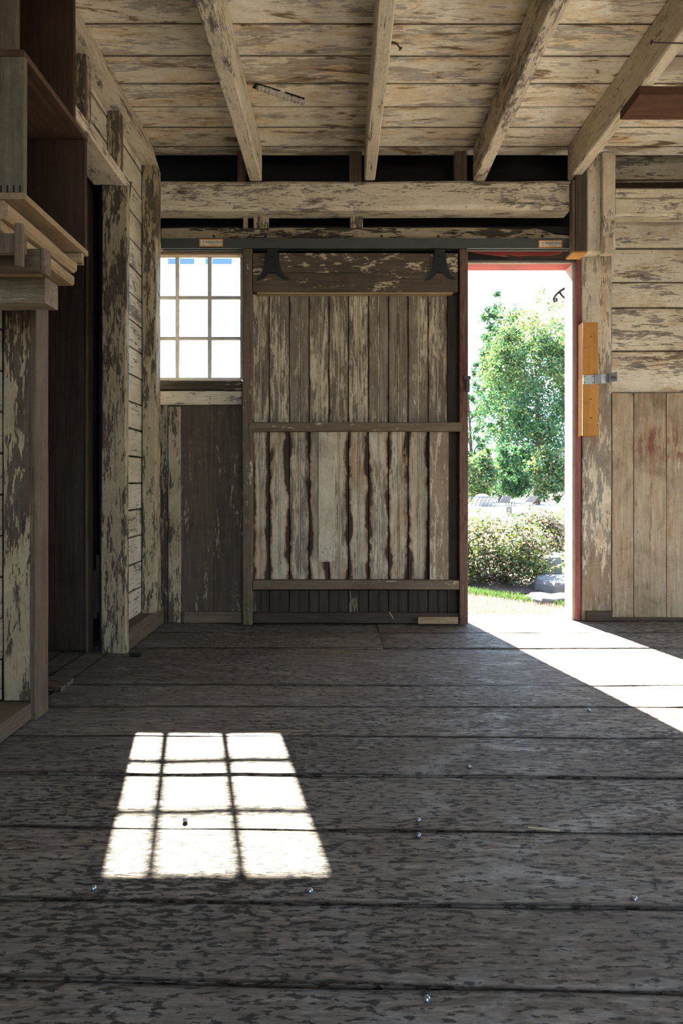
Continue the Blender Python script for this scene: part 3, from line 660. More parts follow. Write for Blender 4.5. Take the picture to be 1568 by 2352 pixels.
def beadw(mb, e0, e1, z0, z1, m=0):
    """one tongue and groove board with a raised centre bead, a single island so its stains run across it"""
    x0, x1 = X(e0, bk) + .0014, X(e1, bk) - .0014; xm = (x0 + x1) / 2
    prof = [(x0, bk + .006), (x0 + .002, bk), (xm - .0062, bk), (xm - .0045, bk + .004), (xm - .002, bk), (xm + .002, bk), (xm + .0045, bk + .004), (xm + .0062, bk), (x1 - .002, bk), (x1, bk + .006), (x1, 3.728), (x0, 3.728)]
    base = len(mb.v); n = len(prof); s0 = rng.random() * 9
    for zz in (z0, z1):
        for (p_, q_) in prof: mb.v.append((p_, q_, zz))
    for i in range(n):
        j = (i + 1) % n; ui = (prof[i][0] - x0) / (x1 - x0); uj = (prof[j][0] - x0) / (x1 - x0)
        mb.face([base + i, base + n + i, base + n + j, base + j][::-1], [(ui, s0), (ui, s0 + z1 - z0), (uj, s0 + z1 - z0), (uj, s0)][::-1], m)
    mb.face([base + i for i in range(n)], None, m); mb.face([base + n + i for i in range(n)][::-1], None, m)
for e0, e1 in zip(edges[:-1], edges[1:]):
    for (y0, y1, mt, nm) in ((676, 970, 'bead_up', 'upper_board'), (992, 1332, 'bead_low', 'lower_board'), (1356, 1409, 'bead_dark', 'kick_board')):
        m_ = MB(); beadw(m_, e0, e1, Z(y1, bk), Z(y0, bk)); obj(nm, m_, M[mt], dr)
for (y0, y1) in ((676, 970), (992, 1332), (1356, 1409)):
    obj('recessed_strip', MB().board(X(1027, bk) + .002, dx(1055) - .001, bk + .008, 3.73, Z(y1, bk), Z(y0, bk), 2, ch=.002), M['dark_z'], dr)
obj('back_panel', MB().box(dx(579), dx(1055), 3.7335, 3.745, .012, dz(581)), M['void'], dr)
pb = wood('patch_batten_cream', 2, (.20, .17, .13), (.12, .09, .065), (.56, .50, .38), .66, (.33, .30, .25), (26, 6), .12, bump=.6)
pr = wood('patch_batten_tan', 2, (.33, .25, .16), (.22, .16, .10), (.58, .50, .37), .36, None, (32, 6), .1, bump=.5)
obj('repair_batten', MB().board(X(731, 3.70), X(769, 3.70), 3.692, bk - .0006, Z(1290, 3.70), Z(992.5, 3.70), 2, ch=.002, wob=.001), pb, dr, 'peeling cream patch batten')
obj('repair_batten', MB().board(X(986, 3.695), X(1029, 3.695), 3.686, bk - .0006, Z(1331, 3.695), Z(992.5, 3.695), 2, ch=.002, wob=.001), pr, dr, 'tan patch batten with flaked white paint')
for cx, hw in ((625, 1.0), (1010, .92)):
    o0 = [(608, 584), (641, 584), (641, 600), (644, 616), (652, 631), (664, 641), (650, 641), (638, 633), (630, 626), (619, 626), (611, 634), (600, 642), (588, 645), (597, 634), (604, 620), (608, 600)]
    pts = [(X(cx + (q - 625) * hw, 3.655), Z(r_, 3.655)) for q, r_ in o0]
    h_ = MB().prism(pts, 1, 3.651, 3.6595)
    hr = obj('hanger_bracket', h_, M['iron'], dr, 'black cast iron three-legged hanger')
    obj('hanger_strap', MB().board(X(cx - 12, 3.64), X(cx + 12, 3.64), 3.646, 3.6505, Z(606, 3.645), Z(572, 3.645), 2, ch=.001), M['iron'], hr)
    obj('hanger_bolt', MB().tube([(X(cx, 3.65), 3.636, Z(586, 3.645)), (X(cx, 3.65), 3.6505, Z(586, 3.645))], .011, 10), M['iron'], hr)
    obj('hanger_bolt', MB().tube([(X(cx, 3.65), 3.642, Z(623, 3.645)), (X(cx, 3.65), 3.6505, Z(623, 3.645))], .009, 6), M['iron'], hr)
lt = MB().board(X(1070, 3.65), X(1078, 3.65), 3.645, 3.659, Z(900, 3.65), Z(867, 3.65), 2, ch=.001).board(X(1065, 3.65), X(1080, 3.65), 3.64, 3.6445, Z(872, 3.65), Z(864, 3.65), 2, ch=.001)
obj('latch_plate', lt, M['steel'], dr, 'small steel latch on the right stile')

# ------------------------------------------------------------------ orange board with its hasp
ob = empty('latch_board', (X(1355, 3.72), 3.74, Z(1000, 3.72)), 'bright orange-brown pine board screwed to the post right of the doorway', 'board')
obj('upper_plank', MB().board(X(1338.5, 3.72), X(1373, 3.72), 3.72, 3.7985, Z(866, 3.72), Z(740, 3.72), 2, ch=.003, wob=.0008), M['orange'], ob)
obj('lower_plank', MB().board(X(1338, 3.72), X(1374, 3.72), 3.72, 3.7985, Z(1000, 3.72), Z(866.5, 3.72), 2, ch=.003, wob=.0008), M['orange'], ob)
for px, py in ((1356, 773), (1356, 917), (1357, 960), (1339, 976), (1372, 976)):
    obj('screw_head', MB().tube([(X(px, 3.72), 3.7175, Z(py, 3.72)), (X(px, 3.72), 3.7215, Z(py, 3.72))], .0035, 8), M['rust'], ob)
hs = empty('hasp_strap', (X(1375, 3.71), 3.71, Z(882, 3.71)), 'galvanised steel hasp sticking out to the right of the orange board', 'hasp')
obj('fixed_leaf', MB().board(X(1339, 3.716), X(1365, 3.716), 3.7145, 3.7185, Z(882.5, 3.716), Z(861.5, 3.716), 0, ch=.001), M['galv'], hs)
obj('hinge_pin', MB().tube([(X(1367, 3.71), 3.714, Z(882, 3.71)), (X(1367, 3.71), 3.714, Z(861, 3.71))], .0045, 10), M['galv'], hs)
ml = MB(); q = [(1369, 861, 3.712), (1381, 859.5, 3.70), (1396, 858.5, 3.706), (1398, 857, 3.69), (1417, 854, 3.665)]
for (p0, y0, d0), (p1, y1, d1_) in zip(q[:-1], q[1:]):
    bi = len(ml.v); hh = .052
    for (pp, yy, dd) in ((p0, y0, d0), (p1, y1, d1_)):
        for dy in (0, .003):
            for dzz in (0, -hh): ml.v.append((X(pp, dd), dd + dy, Z(yy, dd) + dzz))
    A = bi
    for f in ([0, 1, 5, 4], [2, 6, 7, 3], [0, 4, 6, 2], [1, 3, 7, 5], [0, 2, 3, 1], [4, 5, 7, 6]): ml.face([A + t for t in f])
obj('swinging_leaf', ml, M['galv'], hs)
obj('slot', MB().board(X(1401, 3.679), X(1414, 3.666) , 3.6655, 3.668, Z(869, 3.67), Z(865, 3.67), 0, ch=.0005, rot=None), M['rust'], hs, 'dark slot near the free end')
for px, py in ((1342, 865), (1361, 865), (1342, 879), (1361, 879)): obj('screw_head', MB().tube([(X(px, 3.715), 3.7125, Z(py, 3.715)), (X(px, 3.715), 3.716, Z(py, 3.715))], .003, 8), M['rust'], hs)

# ------------------------------------------------------------------ crates and shelf, upper left
def crate(x_open, x_back, d0, d1, z0, z1, label, mats, t=.018):
    r = empty('wooden_crate', ((x_open + x_back) / 2, (d0 + d1) / 2, z0), label, 'crate', group='crates on the left wall')
    n, f_, tp, bt, bkm = mats
    e = obj('near_end_board', MB().board(x_back, x_open, d0, d0 + t, z0 + t + .001, z1 - t - .001, 2, ch=.002, wob=.0008), n, r)
    obj('far_end_board', MB().board(x_back, x_open - .002, d1 - t, d1, z0 + t + .001, z1 - t - .001, 2, ch=.002, wob=.0008), f_, r)
    obj('top_board', MB().board(x_back, x_open, d0, d1, z1 - t, z1, 1, ch=.002, wob=.0008), tp, r)
    obj('bottom_board', MB().board(x_back, x_open + .001, d0, d1, z0, z0 + t, 1, ch=.002, wob=.001), bt, r)
    obj('back_board', MB().board(x_back, x_back + .01, d0 + t + .001, d1 - t - .001, z0 + t + .001, z1 - t - .001, 1, ch=.002), bkm, r)
    return r, e
M['crate_gray'] = wood('grey_green_crate_wood', 2, (.18, .155, .11), (.11, .09, .06), None, 0, stain=.3, bump=.4)
M['crate_in'] = wood('dark_red_crate_inside', 2, (.075, .035, .018), (.035, .018, .010), None, 0, stain=.3, bump=.3)
M['crate_iny'] = wood('dark_red_crate_shelf', 1, (.11, .06, .035), (.055, .03, .018), None, 0, stain=.2, bump=.3)
cr, ne = crate(-.85, -1.152, 1.75, 2.19, Z(458, 1.75), Z(95, 1.75) - .022, 'lower open wooden crate with dovetailed end on the left wall', (M['crate_gray'], M['crate_in'], M['crate_iny'], M['light_y'], M['crate_in']))
for i in range(6): obj('dovetail', MB().box(-.858 - i * .017 - .005, -.858 - i * .017, 1.7488, 1.7508, Z(458, 1.75) + .0185, Z(458, 1.75) + .038), M['void'], ne)
cr2, _ = crate(-.889, -1.152, 1.79, 2.19, Z(95, 1.75) - .020, 2.505, 'upper dark wooden crate stacked above the dovetailed one', (M['post_z'], M['crate_in'], M['dark_y'], M['dark_y'], M['crate_in']))
t_ = MB().board(-1.0, -.862, 2.172, 2.186, EYE + .728, EYE + .742, 0, ch=.003).board(-1.0, -.855, 2.15, 2.168, Z(458, 1.75) - .032, Z(458, 1.75) - .001, 0, ch=.003)
obj('drawer_runner', t_, M['light_x'], cr, 'pale slotted runner under the far end')
obj_sh = empty('wall_shelf', (-1.0, 1.95, EYE + .655), 'rough pale two-plank shelf under the lower crate', 'shelf')
obj('front_plank', MB().board(-.925, -.868, 1.70, 2.15, EYE + .690, EYE + .735, 1, ch=.010, wob=.003, seg=.06), M['light_y'], obj_sh)
obj('rear_plank', MB().board(-1.152, -.884, 1.70, 2.16, EYE + .652, EYE + .689, 1, ch=.006, wob=.003, seg=.06), M['light_y'], obj_sh)
thing('shelf_bracket', MB().board(-1.153, X(92, 1.80), 1.80, 1.83, Z(622, 1.80), Z(560, 1.80) - .013, 0, ch=.004, wob=.001).board(X(92, 1.80) + .001, X(105, 1.80), 1.795, 1.835, Z(630, 1.80), Z(560, 1.80) - .013, 2, ch=.004), M['raw_x'], 'dark upper cross timber holding the shelf, with an end cleat', 'bracket')
thing('shelf_bracket', MB().board(-1.153, -.862, 1.90, 1.99, Z(695, 1.90), Z(634, 1.90), 0, ch=.005, wob=.002, seg=.06), wood('chalky_bracket_wood', 0, (.27, .22, .15), (.15, .12, .08), (.45, .38, .27), .35, None, (30, 8), .25, bump=.7), 'pale lowest cross timber below the shelf at the left edge', 'bracket')
thing('support_cleat', MB().board(-1.153, X(58, 1.705), 1.70, 1.72, EYE + .60, EYE + .651, 2, ch=.004, wob=.001).board(X(40, 1.70), X(58, 1.70), 1.68, 1.699, EYE + .56, EYE + .67, 2, ch=.004), M['raw_z'], 'small rounded cleat under the near end of the shelf', 'bracket')

# ------------------------------------------------------------------ nails, nest, straw, modelled sun slivers, bits
def nail(pts, label, r=.0032, head=.008, cat='nail'):
    m_ = MB().tube(pts, r, 8); p0, p1 = Vector(pts[0]), Vector(pts[1]); dirv = (p0 - p1).normalized()
    m_.tube([tuple(p0), tuple(p0 + dirv * .003)], head, 12)
    return thing('iron_nail', m_, M['rust'], label, cat, group='bent nails in the timbers', smooth=False)
nail([(X(301, 3.16), 3.16, Z(419, 3.16)), (X(299, 3.17), 3.17, Z(435, 3.17)), (X(296, 3.17), 3.18, Z(450, 3.17)), (-1.077, 3.21, Z(462, 3.2))], 'long bent nail sticking out of the left wall beside the second post')
nail([(X(919, 2.6), 2.60, Z(111, 2.6)), (X(911, 2.6), 2.6, Z(101, 2.6)), (.187, 2.6, Z(93, 2.6))], 'nail hooked out of the right face of the middle joist')
nail([(X(1497, 2.35), 2.35, Z(97, 2.35)), (X(1512, 2.35), 2.35, Z(98, 2.35)), (1.2535, 2.35, Z(100, 2.35))], 'nail sticking out of the rightmost joist left face', r=.0026)
nh = 0
for px, py, lab in ((215, 2042, 'shiny nail head on the floor at the lower left'), (712, 2048, 'nail head just below the window light patch'), (961, 1885, 'upper nail head of a close pair right of the light patch'), (961, 1920, 'lower nail head of a close pair right of the light patch'),
                    (1457, 2067, 'nail head near the right edge of the floor'), (980, 2297, 'nail head nearest to the camera'), (1352, 1632, 'small nail head beside the doorway light'), (425, 1884, 'nail head inside the window light patch'), (1077, 1762, 'nail head on the plank below the doorway light')):
    d = EYE * F / (py - 1110); xx_ = X(px, d)
    m_ = MB().tube([(xx_, d, -.006), (xx_, d, .002), (xx_, d, .0055), (xx_, d, .007)], [.0052, .0058, .0048, .002], 12)
    thing('floor_nail', m_, M['nail'], lab, 'nail', group='nail heads in the floor', smooth=True)
ns = MB(); k = 26
p0 = Vector(at(588, 196, 0)[:0] or (X(588, 1.864 * F / (1110 - 196)), 1.864 * F / (1110 - 196), HC)); p1 = Vector((X(700, 1.864 * F / (1110 - 232)), 1.864 * F / (1110 - 232), HC))
pp = [p0.lerp(p1, i / k) + Vector((rng.uniform(-.002, .002), rng.uniform(-.004, .004), -.004)) for i in range(k + 1)]
ns.tube(pp, [(.006 if i in (0, k) else .013 + .005 * (i % 2) + rng.uniform(-.002, .002)) for i in range(k + 1)], 10)
nr = empty('mud_nest', tuple(p0), 'pale ribbed mud dauber nest stuck to the ceiling left of the middle joist', 'nest')
obj('nest_tube', ns, M['mud'], nr)
gd = MB(); dv = (p1 - p0); pv = Vector((-dv.y, dv.x, 0)).normalized()
def gq(t0, t1, off0, off1):
    bi = len(gd.v); a_, b_ = p0 + dv * t0 + pv * off0, p0 + dv * t1 + pv * off0; c_, d_ = p0 + dv * t1 + pv * off1, p0 + dv * t0 + pv * off1
    for z_ in (HC - .0035, HC + .0005):
        for v_ in (a_, b_, c_, d_): gd.v.append((v_.x, v_.y, z_))
    for f in ([0, 1, 2, 3][::-1], [4, 5, 6, 7], [0, 1, 5, 4], [1, 2, 6, 5], [2, 3, 7, 6], [3, 0, 4, 7]): gd.face([bi + t for t in f])
gq(-.04, .10, -.02, .022); gq(.1, .45, -.022, -.006); gq(.55, .95, -.024, -.004)
obj('dark_gouge', gd, M['void'], nr, 'black gouge showing beside the tube')
for pts, lab in ((((1212, 1903), (1250, 1907), (1285, 1911)), 'long pale straw lying on a floor seam at the right'), (((893, 1405), (898, 1412), (903, 1421)), 'sliver of sunlight shaped as a bright rod at the foot of the sliding door'), (((908, 1427), (917, 1434)), 'short sliver of sunlight shaped as a bright rod on the floor before the sliding door')):  # the two by the door are slivers of sunlight built as pale rods
    P3 = []
    for px, py in pts:
        d = 3.63 if py < 1425 else EYE * F / (py - 1110); P3.append((X(px, d), d, max(.003, Z(py, d))))
    P3[-1] = (P3[-1][0], P3[-1][1], .003) if pts[0][1] > 1410 else P3[-1]
    thing('straw', MB().tube(P3, .0018, 6), M['straw'], lab, 'straw')
thing('iron_scrap', MB().board(X(300, 3.02), X(323, 3.02), 3.0, 3.03, .0015, .017, 0, ch=.002), M['iron'], 'small black metal scrap on the floor at the foot of the second left post', 'scrap')

# ================================================================== OUTSIDE
nrng = np.random.default_rng(11)
GZ = -.10
def ground_z(d): return GZ - .33 * min(1, max(0, (d - 8) / 20.0))
gm = MB(); nx, ny = 40, 60; xs_ = np.linspace(-60, 70, nx); ys_ = np.concatenate([np.linspace(-40, 3.8, 12), 4.0 + (np.linspace(0, 1, ny - 12) ** 2) * 110])
for y in ys_:
    for x in xs_: gm.v.append((x, y, ground_z(y) if y > 3.9 else -.16))
for j in range(len(ys_) - 1):
    for i in range(nx - 1):
        a = j * nx + i; gm.face([a, a + 1, a + nx + 1, a + nx])
st('ground', gm, M['lawn'], 'dry lawn stretching away outside the doorway', origin=(0, 0, 0))

def leaves_mesh(cents, size, n, seed, flat=.0, asp=.55):
    """n small pointed leaves gathered round the clump centres (x, y, z, spread)"""
    r = np.random.default_rng(seed); cents = np.array(cents); k = r.integers(0, len(cents), n)
    pos = cents[k, :3] + r.normal(size=(n, 3)) * cents[k, 3:4]
    a = r.normal(size=(n, 3)); a /= np.linalg.norm(a, axis=1, keepdims=True)
    b = r.normal(size=(n, 3)); b[:, 2] += flat; b -= a * (a * b).sum(1, keepdims=True); b /= np.linalg.norm(b, axis=1, keepdims=True)
    s = size * r.uniform(.6, 1.3, (n, 1))
    c = np.cross(a, b)
    v = np.stack([pos - a * s * .5, pos + b * s * asp * .5 + c * s * .06, pos + a * s * .5, pos - b * s * asp * .5 + c * s * .06], 1).reshape(-1, 3)
    return v, n
def leaf_obj(name, v, n, mat, parent, label=None, cat=None, kind=None):
    org = v.mean(0); org[2] = v[:, 2].min()
    me = bpy.data.meshes.new(name); me.vertices.add(4 * n); me.vertices.foreach_set('co', (v - org).ravel())
    me.loops.add(4 * n); me.loops.foreach_set('vertex_index', np.arange(4 * n)); me.polygons.add(n)
    me.polygons.foreach_set('loop_start', np.arange(0, 4 * n, 4)); me.update(calc_edges=True); me.materials.append(mat)
    o = bpy.data.objects.new(name, me); C.objects.link(o); o.location = Vector(org) - (wloc(parent) if parent else Vector((0, 0, 0)))
    return finish(o, parent, label, cat, None, kind)
def tree(name, cx, cy, d, rx, ry, label, parts, seed, nclump=110, size=.17, trunk=True, group=None, cat='tree'):
    """cx, cy, rx, ry in frame pixels at depth d turn into real metres"""
    X0, Z0, RX, RZ = X(cx, d), Z(cy, d), rx * d / F, ry * d / F
    r = np.random.default_rng(seed); gz = ground_z(d)
    root = empty(name, (X0, d, gz), label, cat, group)
    u = r.normal(size=(nclump, 3)); u /= np.linalg.norm(u, axis=1, keepdims=True); rad = r.uniform(.25, 1, (nclump, 1)) ** .55
    cen = u * rad * np.array([RX, RX, RZ]) + np.array([X0, d, Z0])
    cl = np.concatenate([cen, r.uniform(.12, .30, (nclump, 1)) * max(.6, RX * .42)], 1)
    for nm, mat, n, zlo, zhi in parts:
        sel = cl[(cl[:, 2] >= Z0 + RZ * zlo) & (cl[:, 2] <= Z0 + RZ * zhi)]
        v, k = leaves_mesh(sel, size, n, seed + len(nm)); v[:, 2] = np.maximum(v[:, 2], gz + .05); leaf_obj(nm, v, k, mat, root)
    if trunk:
        t = MB(); top = Z0 + RZ * .5
        t.tube([(X0, d, gz), (X0 + .1, d, gz + (top - gz) * .4), (X0 - .1, d + .1, top)], [.20, .14, .05], 10)
        for i in range(14):
            q = cen[i]; h_ = max(gz + 1, min(q[2] - .8, top)); f_ = (h_ - .5 - gz) / (top - gz); f_ = max(.02, min(.95, f_)); bx = X0 + (.1 * f_ / .4 if f_ < .4 else .1 - .2 * (f_ - .4) / .6); t.tube([(bx, d + (.1 * (f_ - .4) / .6 if f_ > .4 else 0), gz + f_ * (top - gz)), ((X0 + q[0]) / 2, (d + q[1]) / 2, (h_ + q[2]) / 2 + .1), tuple(q)], [.06, .04, .015], 6)
        obj('trunk_and_boughs', t, M['bark'], root, smooth=True)
    return root
T = M['leaf_tree']; P = M['leaf_pale']
tree('leafy_tree', 1150, 850, 42, 62, 186, 'tall blue-green tree behind, its top highest at the left of the doorway view', [('foliage', T, 17000, -1, 1)], 21, 170, .19)
tree('leafy_tree', 1232, 885, 36, 122, 222, 'big tree filling the doorway, pale yellowish on top', [('foliage', T, 30000, -1, .5), ('pale_foliage', P, 11000, .0, 1)], 22, 300, .165)
tree('leafy_tree', 1080, 1010, 46, 40, 150, 'thin tree at the left edge of the doorway view', [('foliage', T, 9000, -1, 1)], 23, 90, .17)
tree('leafy_tree', 1330, 880, 42, 62, 215, 'tree mostly hidden behind the right door jamb', [('foliage', T, 8000, -1, .5), ('pale_foliage', P, 5000, .0, 1)], 24, 120, .16)
for i, (cx, cy, d, rx, ry, l) in enumerate([(1100, 1085, 30.6, 38, 62, 'dark understory bush behind the domed cover'), (1180, 1080, 32.3, 40, 75, 'dark understory bush behind the two loungers'), (1262, 1085, 30.1, 40, 70, 'dark understory bush at the right end of the pool deck')]):
    tree('understory_bush', cx, cy, d, rx, ry, l, [('foliage', T if i % 2 else P, 4200, -1, 1), ('dark_foliage', T, 4200, -1, 1)], 40 + i, 45, .15, trunk=False, group='bushes behind the pool deck', cat='bush')

tree('boundary_hedge', 1190, 1098, 56, 150, 56, 'dense dark hedge closing the view at the far end, behind the trees', [('foliage', T, 12000, -1, 1)], 55, 220, .24, trunk=False, cat='hedge')
# pool deck, coping wall, loungers, domed cover
DD = 27.0; dzk = Z(1163, 28)
st('trim_8', MB().board(X(1020, DD), X(1420, DD) , DD, 30.0, dzk - .45, dzk, 0, ch=.02), M['deckstone'], 'pale stone pool deck far behind the shrubs')
thing('garden_wall', MB().board(X(1150, 22), X(1400, 22), 22, 22.5, ground_z(22) - .05, Z(1168, 22), 0, ch=.03, wob=.02, seg=.6), M['deckstone'], 'low pale stone wall in front of the pool deck', 'wall')
thing('stone_post', MB().board(X(1161, 21.6), X(1174, 21.6), 21.5, 21.75, ground_z(21.6), Z(1163, 21.6), 2, ch=.04, wob=.004), M['stone'], 'rounded grey stone post at the left end of the low wall', 'post')
def lounger(px, lean, label):
    d = 28.3; x0 = X(px, d); z0 = dzk
    r = empty('pool_lounger', (x0, d, z0), label, 'lounger', 'loungers on the pool deck')
    s = d / F
    hb_ = MB(); w_ = 24 * s
    hb_.prism([(x0 - 3 * s, z0 + 8 * s), (x0 - 3 * s + w_ * .9, z0 + 8 * s), (x0 + w_ * .9 + lean * s, z0 + 23 * s), (x0 + lean * s, z0 + 23 * s)], 1, d, d + .04)
    obj('backrest', hb_, M['sling'], r)
    obj('seat', MB().board(x0 - 30 * s, x0 - 2 * s, d, d + .55, z0 + 7 * s, z0 + 8.3 * s, 0, ch=.005), M['sling'], r)
    for lx in (x0 - 26 * s, x0 + 16 * s):
        for ly in (d + .02, d + .5): obj('leg', MB().board(lx, lx + .03, ly, ly + .03, z0 + .001, z0 + 8 * s, 2), M['steel'], r)
    return r
lounger(1152, 1, 'taupe sling pool lounger, left one of the two')
lounger(1207, 9, 'taupe sling pool lounger, right one of the two')
dm = empty('domed_cover', (X(1108, 27.6), 27.6, dzk), 'tan domed cover with dark slats at the left of the pool deck', 'cover')
c_ = MB(); cx = X(1108, 27.9); Rr = .48; cz = dzk
rings = [(math.cos(a), math.sin(a)) for a in [i * math.pi / 2 / 6 for i in range(7)]]
for (cr_, sr_) in rings[:-1]:
    for k in range(20): c_.v.append((cx + Rr * cr_ * math.cos(k * math.pi / 10), 28.0 + Rr * cr_ * math.sin(k * math.pi / 10), cz + Rr * 1.15 * sr_))
for j in range(5):
    for k in range(20): c_.face([j * 20 + k, j * 20 + (k + 1) % 20, (j + 1) * 20 + (k + 1) % 20, (j + 1) * 20 + k])
c_.face([100 + k for k in range(20)])
obj('dome_shell', c_, M['dome'], dm, smooth=True)
for i in range(9):
    xk = X(1078 + i * 9, 27.4); obj('slat', MB().tube([(xk - .12, 27.4, dzk + .001), (xk, 27.42, dzk + .30), (xk + .1, 27.45, dzk + .40)], .022, 6), M['cover'], dm)
obj('top_bar', MB().tube([(X(1050, 27.4), 27.42, dzk + .41), (X(1125, 27.4), 27.42, dzk + .41)], .02, 6), M['cover'], dm)

# shrubs, flowers, stones, soil, grass near the door
def shrub(X0, d, rx, h, label, parts, seed, nclump=60, size=.03, stems=26, name='garden_shrub'):
    gz = ground_z(d); r = np.random.default_rng(seed)
    root = empty(name, (X0, d, gz), label, 'shrub')
    u = r.normal(size=(nclump, 3)); u /= np.linalg.norm(u, axis=1, keepdims=True); u[:, 2] = np.abs(u[:, 2])
    cen = u * (r.uniform(.3, 1, (nclump, 1)) ** .5) * np.array([rx, rx * .8, h * .88]) + np.array([X0, d, gz + h * .10])
    cl = np.concatenate([cen, np.full((nclump, 1), rx * .13)], 1)
    for nm, mat, n, zlo, zhi, sz in parts:
        sel = cl[(cl[:, 2] >= gz + h * zlo) & (cl[:, 2] <= gz + h * zhi)]
        v, k = leaves_mesh(sel, size * sz, n, seed + len(nm)); v[:, 2] = np.maximum(v[:, 2], gz + .025); leaf_obj(nm, v, k, mat, root)
    if stems:
        m_ = MB()
        for i in range(stems):
            q = cen[i % nclump]; m_.tube([(X0 + r.normal() * rx * .2, d + r.normal() * rx * .15, gz + .001), tuple((np.array([X0, d, gz]) * .4 + q * .6) - np.array([0, 0, .03])), tuple(q)], [.004, .003, .0015], 5)
        obj('stems', m_, M['bark'], root)
    return root
SH, FL, BR = M['leaf_shrub'], M['leaf_flower'], M['leaf_bright']
shrub(1.40, 5.95, .50, .58, 'rounded fine-leaved shrub right outside the doorway', [('foliage', SH, 9000, .18, 1.1, 1.0), ('low_foliage', SH, 900, 0, .3, .9), ('tip_foliage', FL, 2200, .55, 1.2, .8)], 61, 75, .034, 90)
shrub(2.32, 7.6, .45, .56, 'pale blossoming shrub behind the rounded one', [('foliage', SH, 4000, 0, 1.1, 1.1), ('blossom', FL, 4200, .2, 1.2, 1.1)], 62, 60, .04, 20)
shrub(1.68, 9.2, .68, .46, 'wide pale flowering shrub farther out behind', [('foliage', P, 4000, 0, 1.1, 1.3), ('blossom', FL, 5200, .25, 1.2, 1.2)], 63, 70, .04, 16)
shrub(3.35, 9.0, .70, .50, 'pale flowering shrub farther out beside the jamb', [('foliage', BR, 4000, 0, 1.1, 1.3), ('blossom', FL, 4200, .25, 1.2, 1.2)], 64, 70, .04, 16)
shrub(2.28, 5.9, .26, .48, 'bright broad-leaved plant beside the right jamb', [('foliage', BR, 2600, 0, 1.1, 1.8), ('pale_leaves', FL, 500, .4, 1.1, 1.6)], 65, 45, .034, 12, name='broadleaf_plant')
shrub(1.97, 5.15, .17, .36, 'small bright green clump low by the jamb', [('foliage', BR, 900, 0, 1.1, 1.5)], 66, 20, .034, 6, name='broadleaf_plant')
def rock(x0, x1, y0, y1, h, label, seed):
    r = random.Random(seed); n = 14; c_ = MB(); cx, cy = (x0 + x1) / 2, (y0 + y1) / 2; gz = ground_z(cy)
    rr = [1 + r.uniform(-.14, .14) for _ in range(n)]
    for lev, sc in ((-.04, 1.0), (h * .7, .98), (h, .90)):
        for k in range(n):
            a = 2 * math.pi * k / n; e = 1 / max(abs(math.cos(a)), abs(math.sin(a))) ** .6
            c_.v.append((cx + (x1 - x0) / 2 * math.cos(a) * rr[k] * sc * e * .92, cy + (y1 - y0) / 2 * math.sin(a) * rr[k] * sc * e * .92, gz + lev + r.uniform(-.008, .008)))
    for j in (0, 1):
        for k in range(n): c_.face([j * n + k, j * n + (k + 1) % n, (j + 1) * n + (k + 1) % n, (j + 1) * n + k])
    c_.face([2 * n + k for k in range(n)])
    return thing('garden_stone', c_, M['stone'], label, 'stone', group='stones of the garden path')
rock(1.62, 2.02, 5.15, 5.75, .10, 'large flat grey stone beneath the shrub', 1)
rock(1.40, 1.78, 4.75, 5.10, .05, 'dappled flat stone left of the path', 2)
rock(1.72, 2.02, 4.62, 5.02, .06, 'grey slab beside the right jamb', 3)
rock(1.9, 2.25, 6.42, 6.8, .16, 'far grey stone between the shrubs', 4)
so_ = MB(); n = 24
for k in range(n): so_.v.append((1.35 + .75 * math.cos(k * 2 * math.pi / n), 6.05 + .78 * math.sin(k * 2 * math.pi / n), GZ + .012))
so_.v.append((1.35, 6.05, GZ + .02))
for k in range(n): so_.face([k, (k + 1) % n, n])
thing('mulch_bed', so_, M['soil'], 'dark brown mulch under the rounded shrub', 'soil', kind='stuff')
sp = MB().prism([(1.45, 4.02), (2.3, 4.02), (2.2, 4.62), (1.72, 4.72), (1.42, 4.55)], 2, GZ - .02, GZ + .006)
thing('gravel_path', sp, plain('pale_gravel', (.62, .60, .58), .9, scale=60, bump=.6, bd=.01), 'pale blown-out gravel path at the doorway', 'path', kind='stuff')
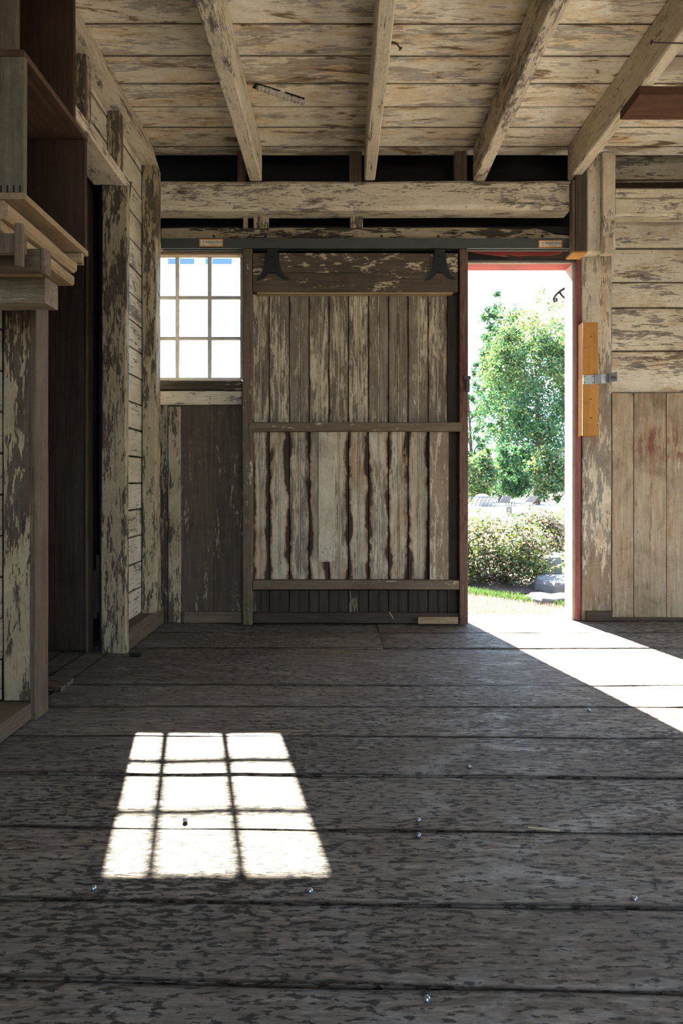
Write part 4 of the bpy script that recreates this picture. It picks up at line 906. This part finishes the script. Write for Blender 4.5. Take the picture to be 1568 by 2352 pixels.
def grass(name, n, region, hgt, mat, label, seed):
    r = np.random.default_rng(seed); P0 = []
    while len(P0) < n:
        x, y = r.uniform(region[0], region[1]), r.uniform(region[2], region[3])
        if region[4](x, y): P0.append((x, y, ground_z(y)))
    p = np.array(P0); a = r.uniform(0, math.pi, n); w_ = .0028; hh = hgt * r.uniform(.5, 1.2, n)
    dv_ = np.stack([np.cos(a) * w_, np.sin(a) * w_, np.zeros(n)], 1); tip = p + np.stack([r.normal(0, .012, n), r.normal(0, .012, n), hh], 1)
    v = np.stack([p - dv_, p + dv_, tip + dv_ * .2, tip - dv_ * .2], 1).reshape(-1, 3)
    return leaf_obj(name, v, n, mat, None, label, 'grass', 'stuff')
gl = lambda x: 5.35 - (x - .9) * .95
grass('dry_grass', 16000, (.4, 2.0, 3.98, 5.6, lambda x, y: y < gl(x)), .030, M['grass_dry'], 'bleached dry lawn right outside the doorway', 71)
grass('green_grass', 3000, (.8, 1.75, 4.4, 5.75, lambda x, y: gl(x) < y < gl(x) + .20), .05, M['grass_green'], 'green grass edging the mulch bed', 72)
grass('green_grass', 900, (1.6, 1.78, 4.45, 4.95, lambda x, y: True), .035, M['grass_green'], 'small tuft of green grass between the path stones', 73)

# neighbouring house seen through the window
hr_ = empty('neighbouring_house', (-3.6, 14, GZ), 'pale clapboard house with a bright white roof seen through the window', 'house')
ew = MB()
for i in range(14): ew.board(-9, -1.2, 14.0, 14.03, 4.4 + i * .16, 4.4 + i * .16 + .157, 0, ch=.004)
obj('upper_wall', ew, M['siding'], hr_)
obj('porch_roof', MB().prism([(8.6, 1.95), (14.0, 5.49), (14.0, 5.38), (8.6, 1.83)], 0, -9.0, -1.2), M['white'], hr_, 'sunlit white porch roof')
for i, xk in enumerate((-4.6, -3.75, -2.95, -2.15)):
    wn = obj('house_window', MB().board(xk, xk + .66, 13.95, 13.999, 5.45, 6.6, 2, ch=.01), M['white'], hr_)
    obj('window_glass', MB().box(xk + .05, xk + .61, 13.935, 13.949, 5.48, 6.5), M['blueglass'], wn)
for xk in (-8.8, -1.5): obj('porch_post', MB().board(xk, xk + .12, 8.75, 8.87, GZ, 1.99, 2, ch=.01), M['white'], hr_)
obj('porch_wall', MB().box(-9, -1.2, 13.8, 13.95, GZ, 5.0), M['white'], hr_)
gs = MB()
for i in range(13): gs.board(-2.62, -2.58, 6.2, 8.2, GZ + i * .13, GZ + i * .13 + .127, 1, ch=.003)
fw = thing('clapboard_wing', gs, M['siding'], 'pale blue clapboard wall corner at the lower left of the window', 'wall')
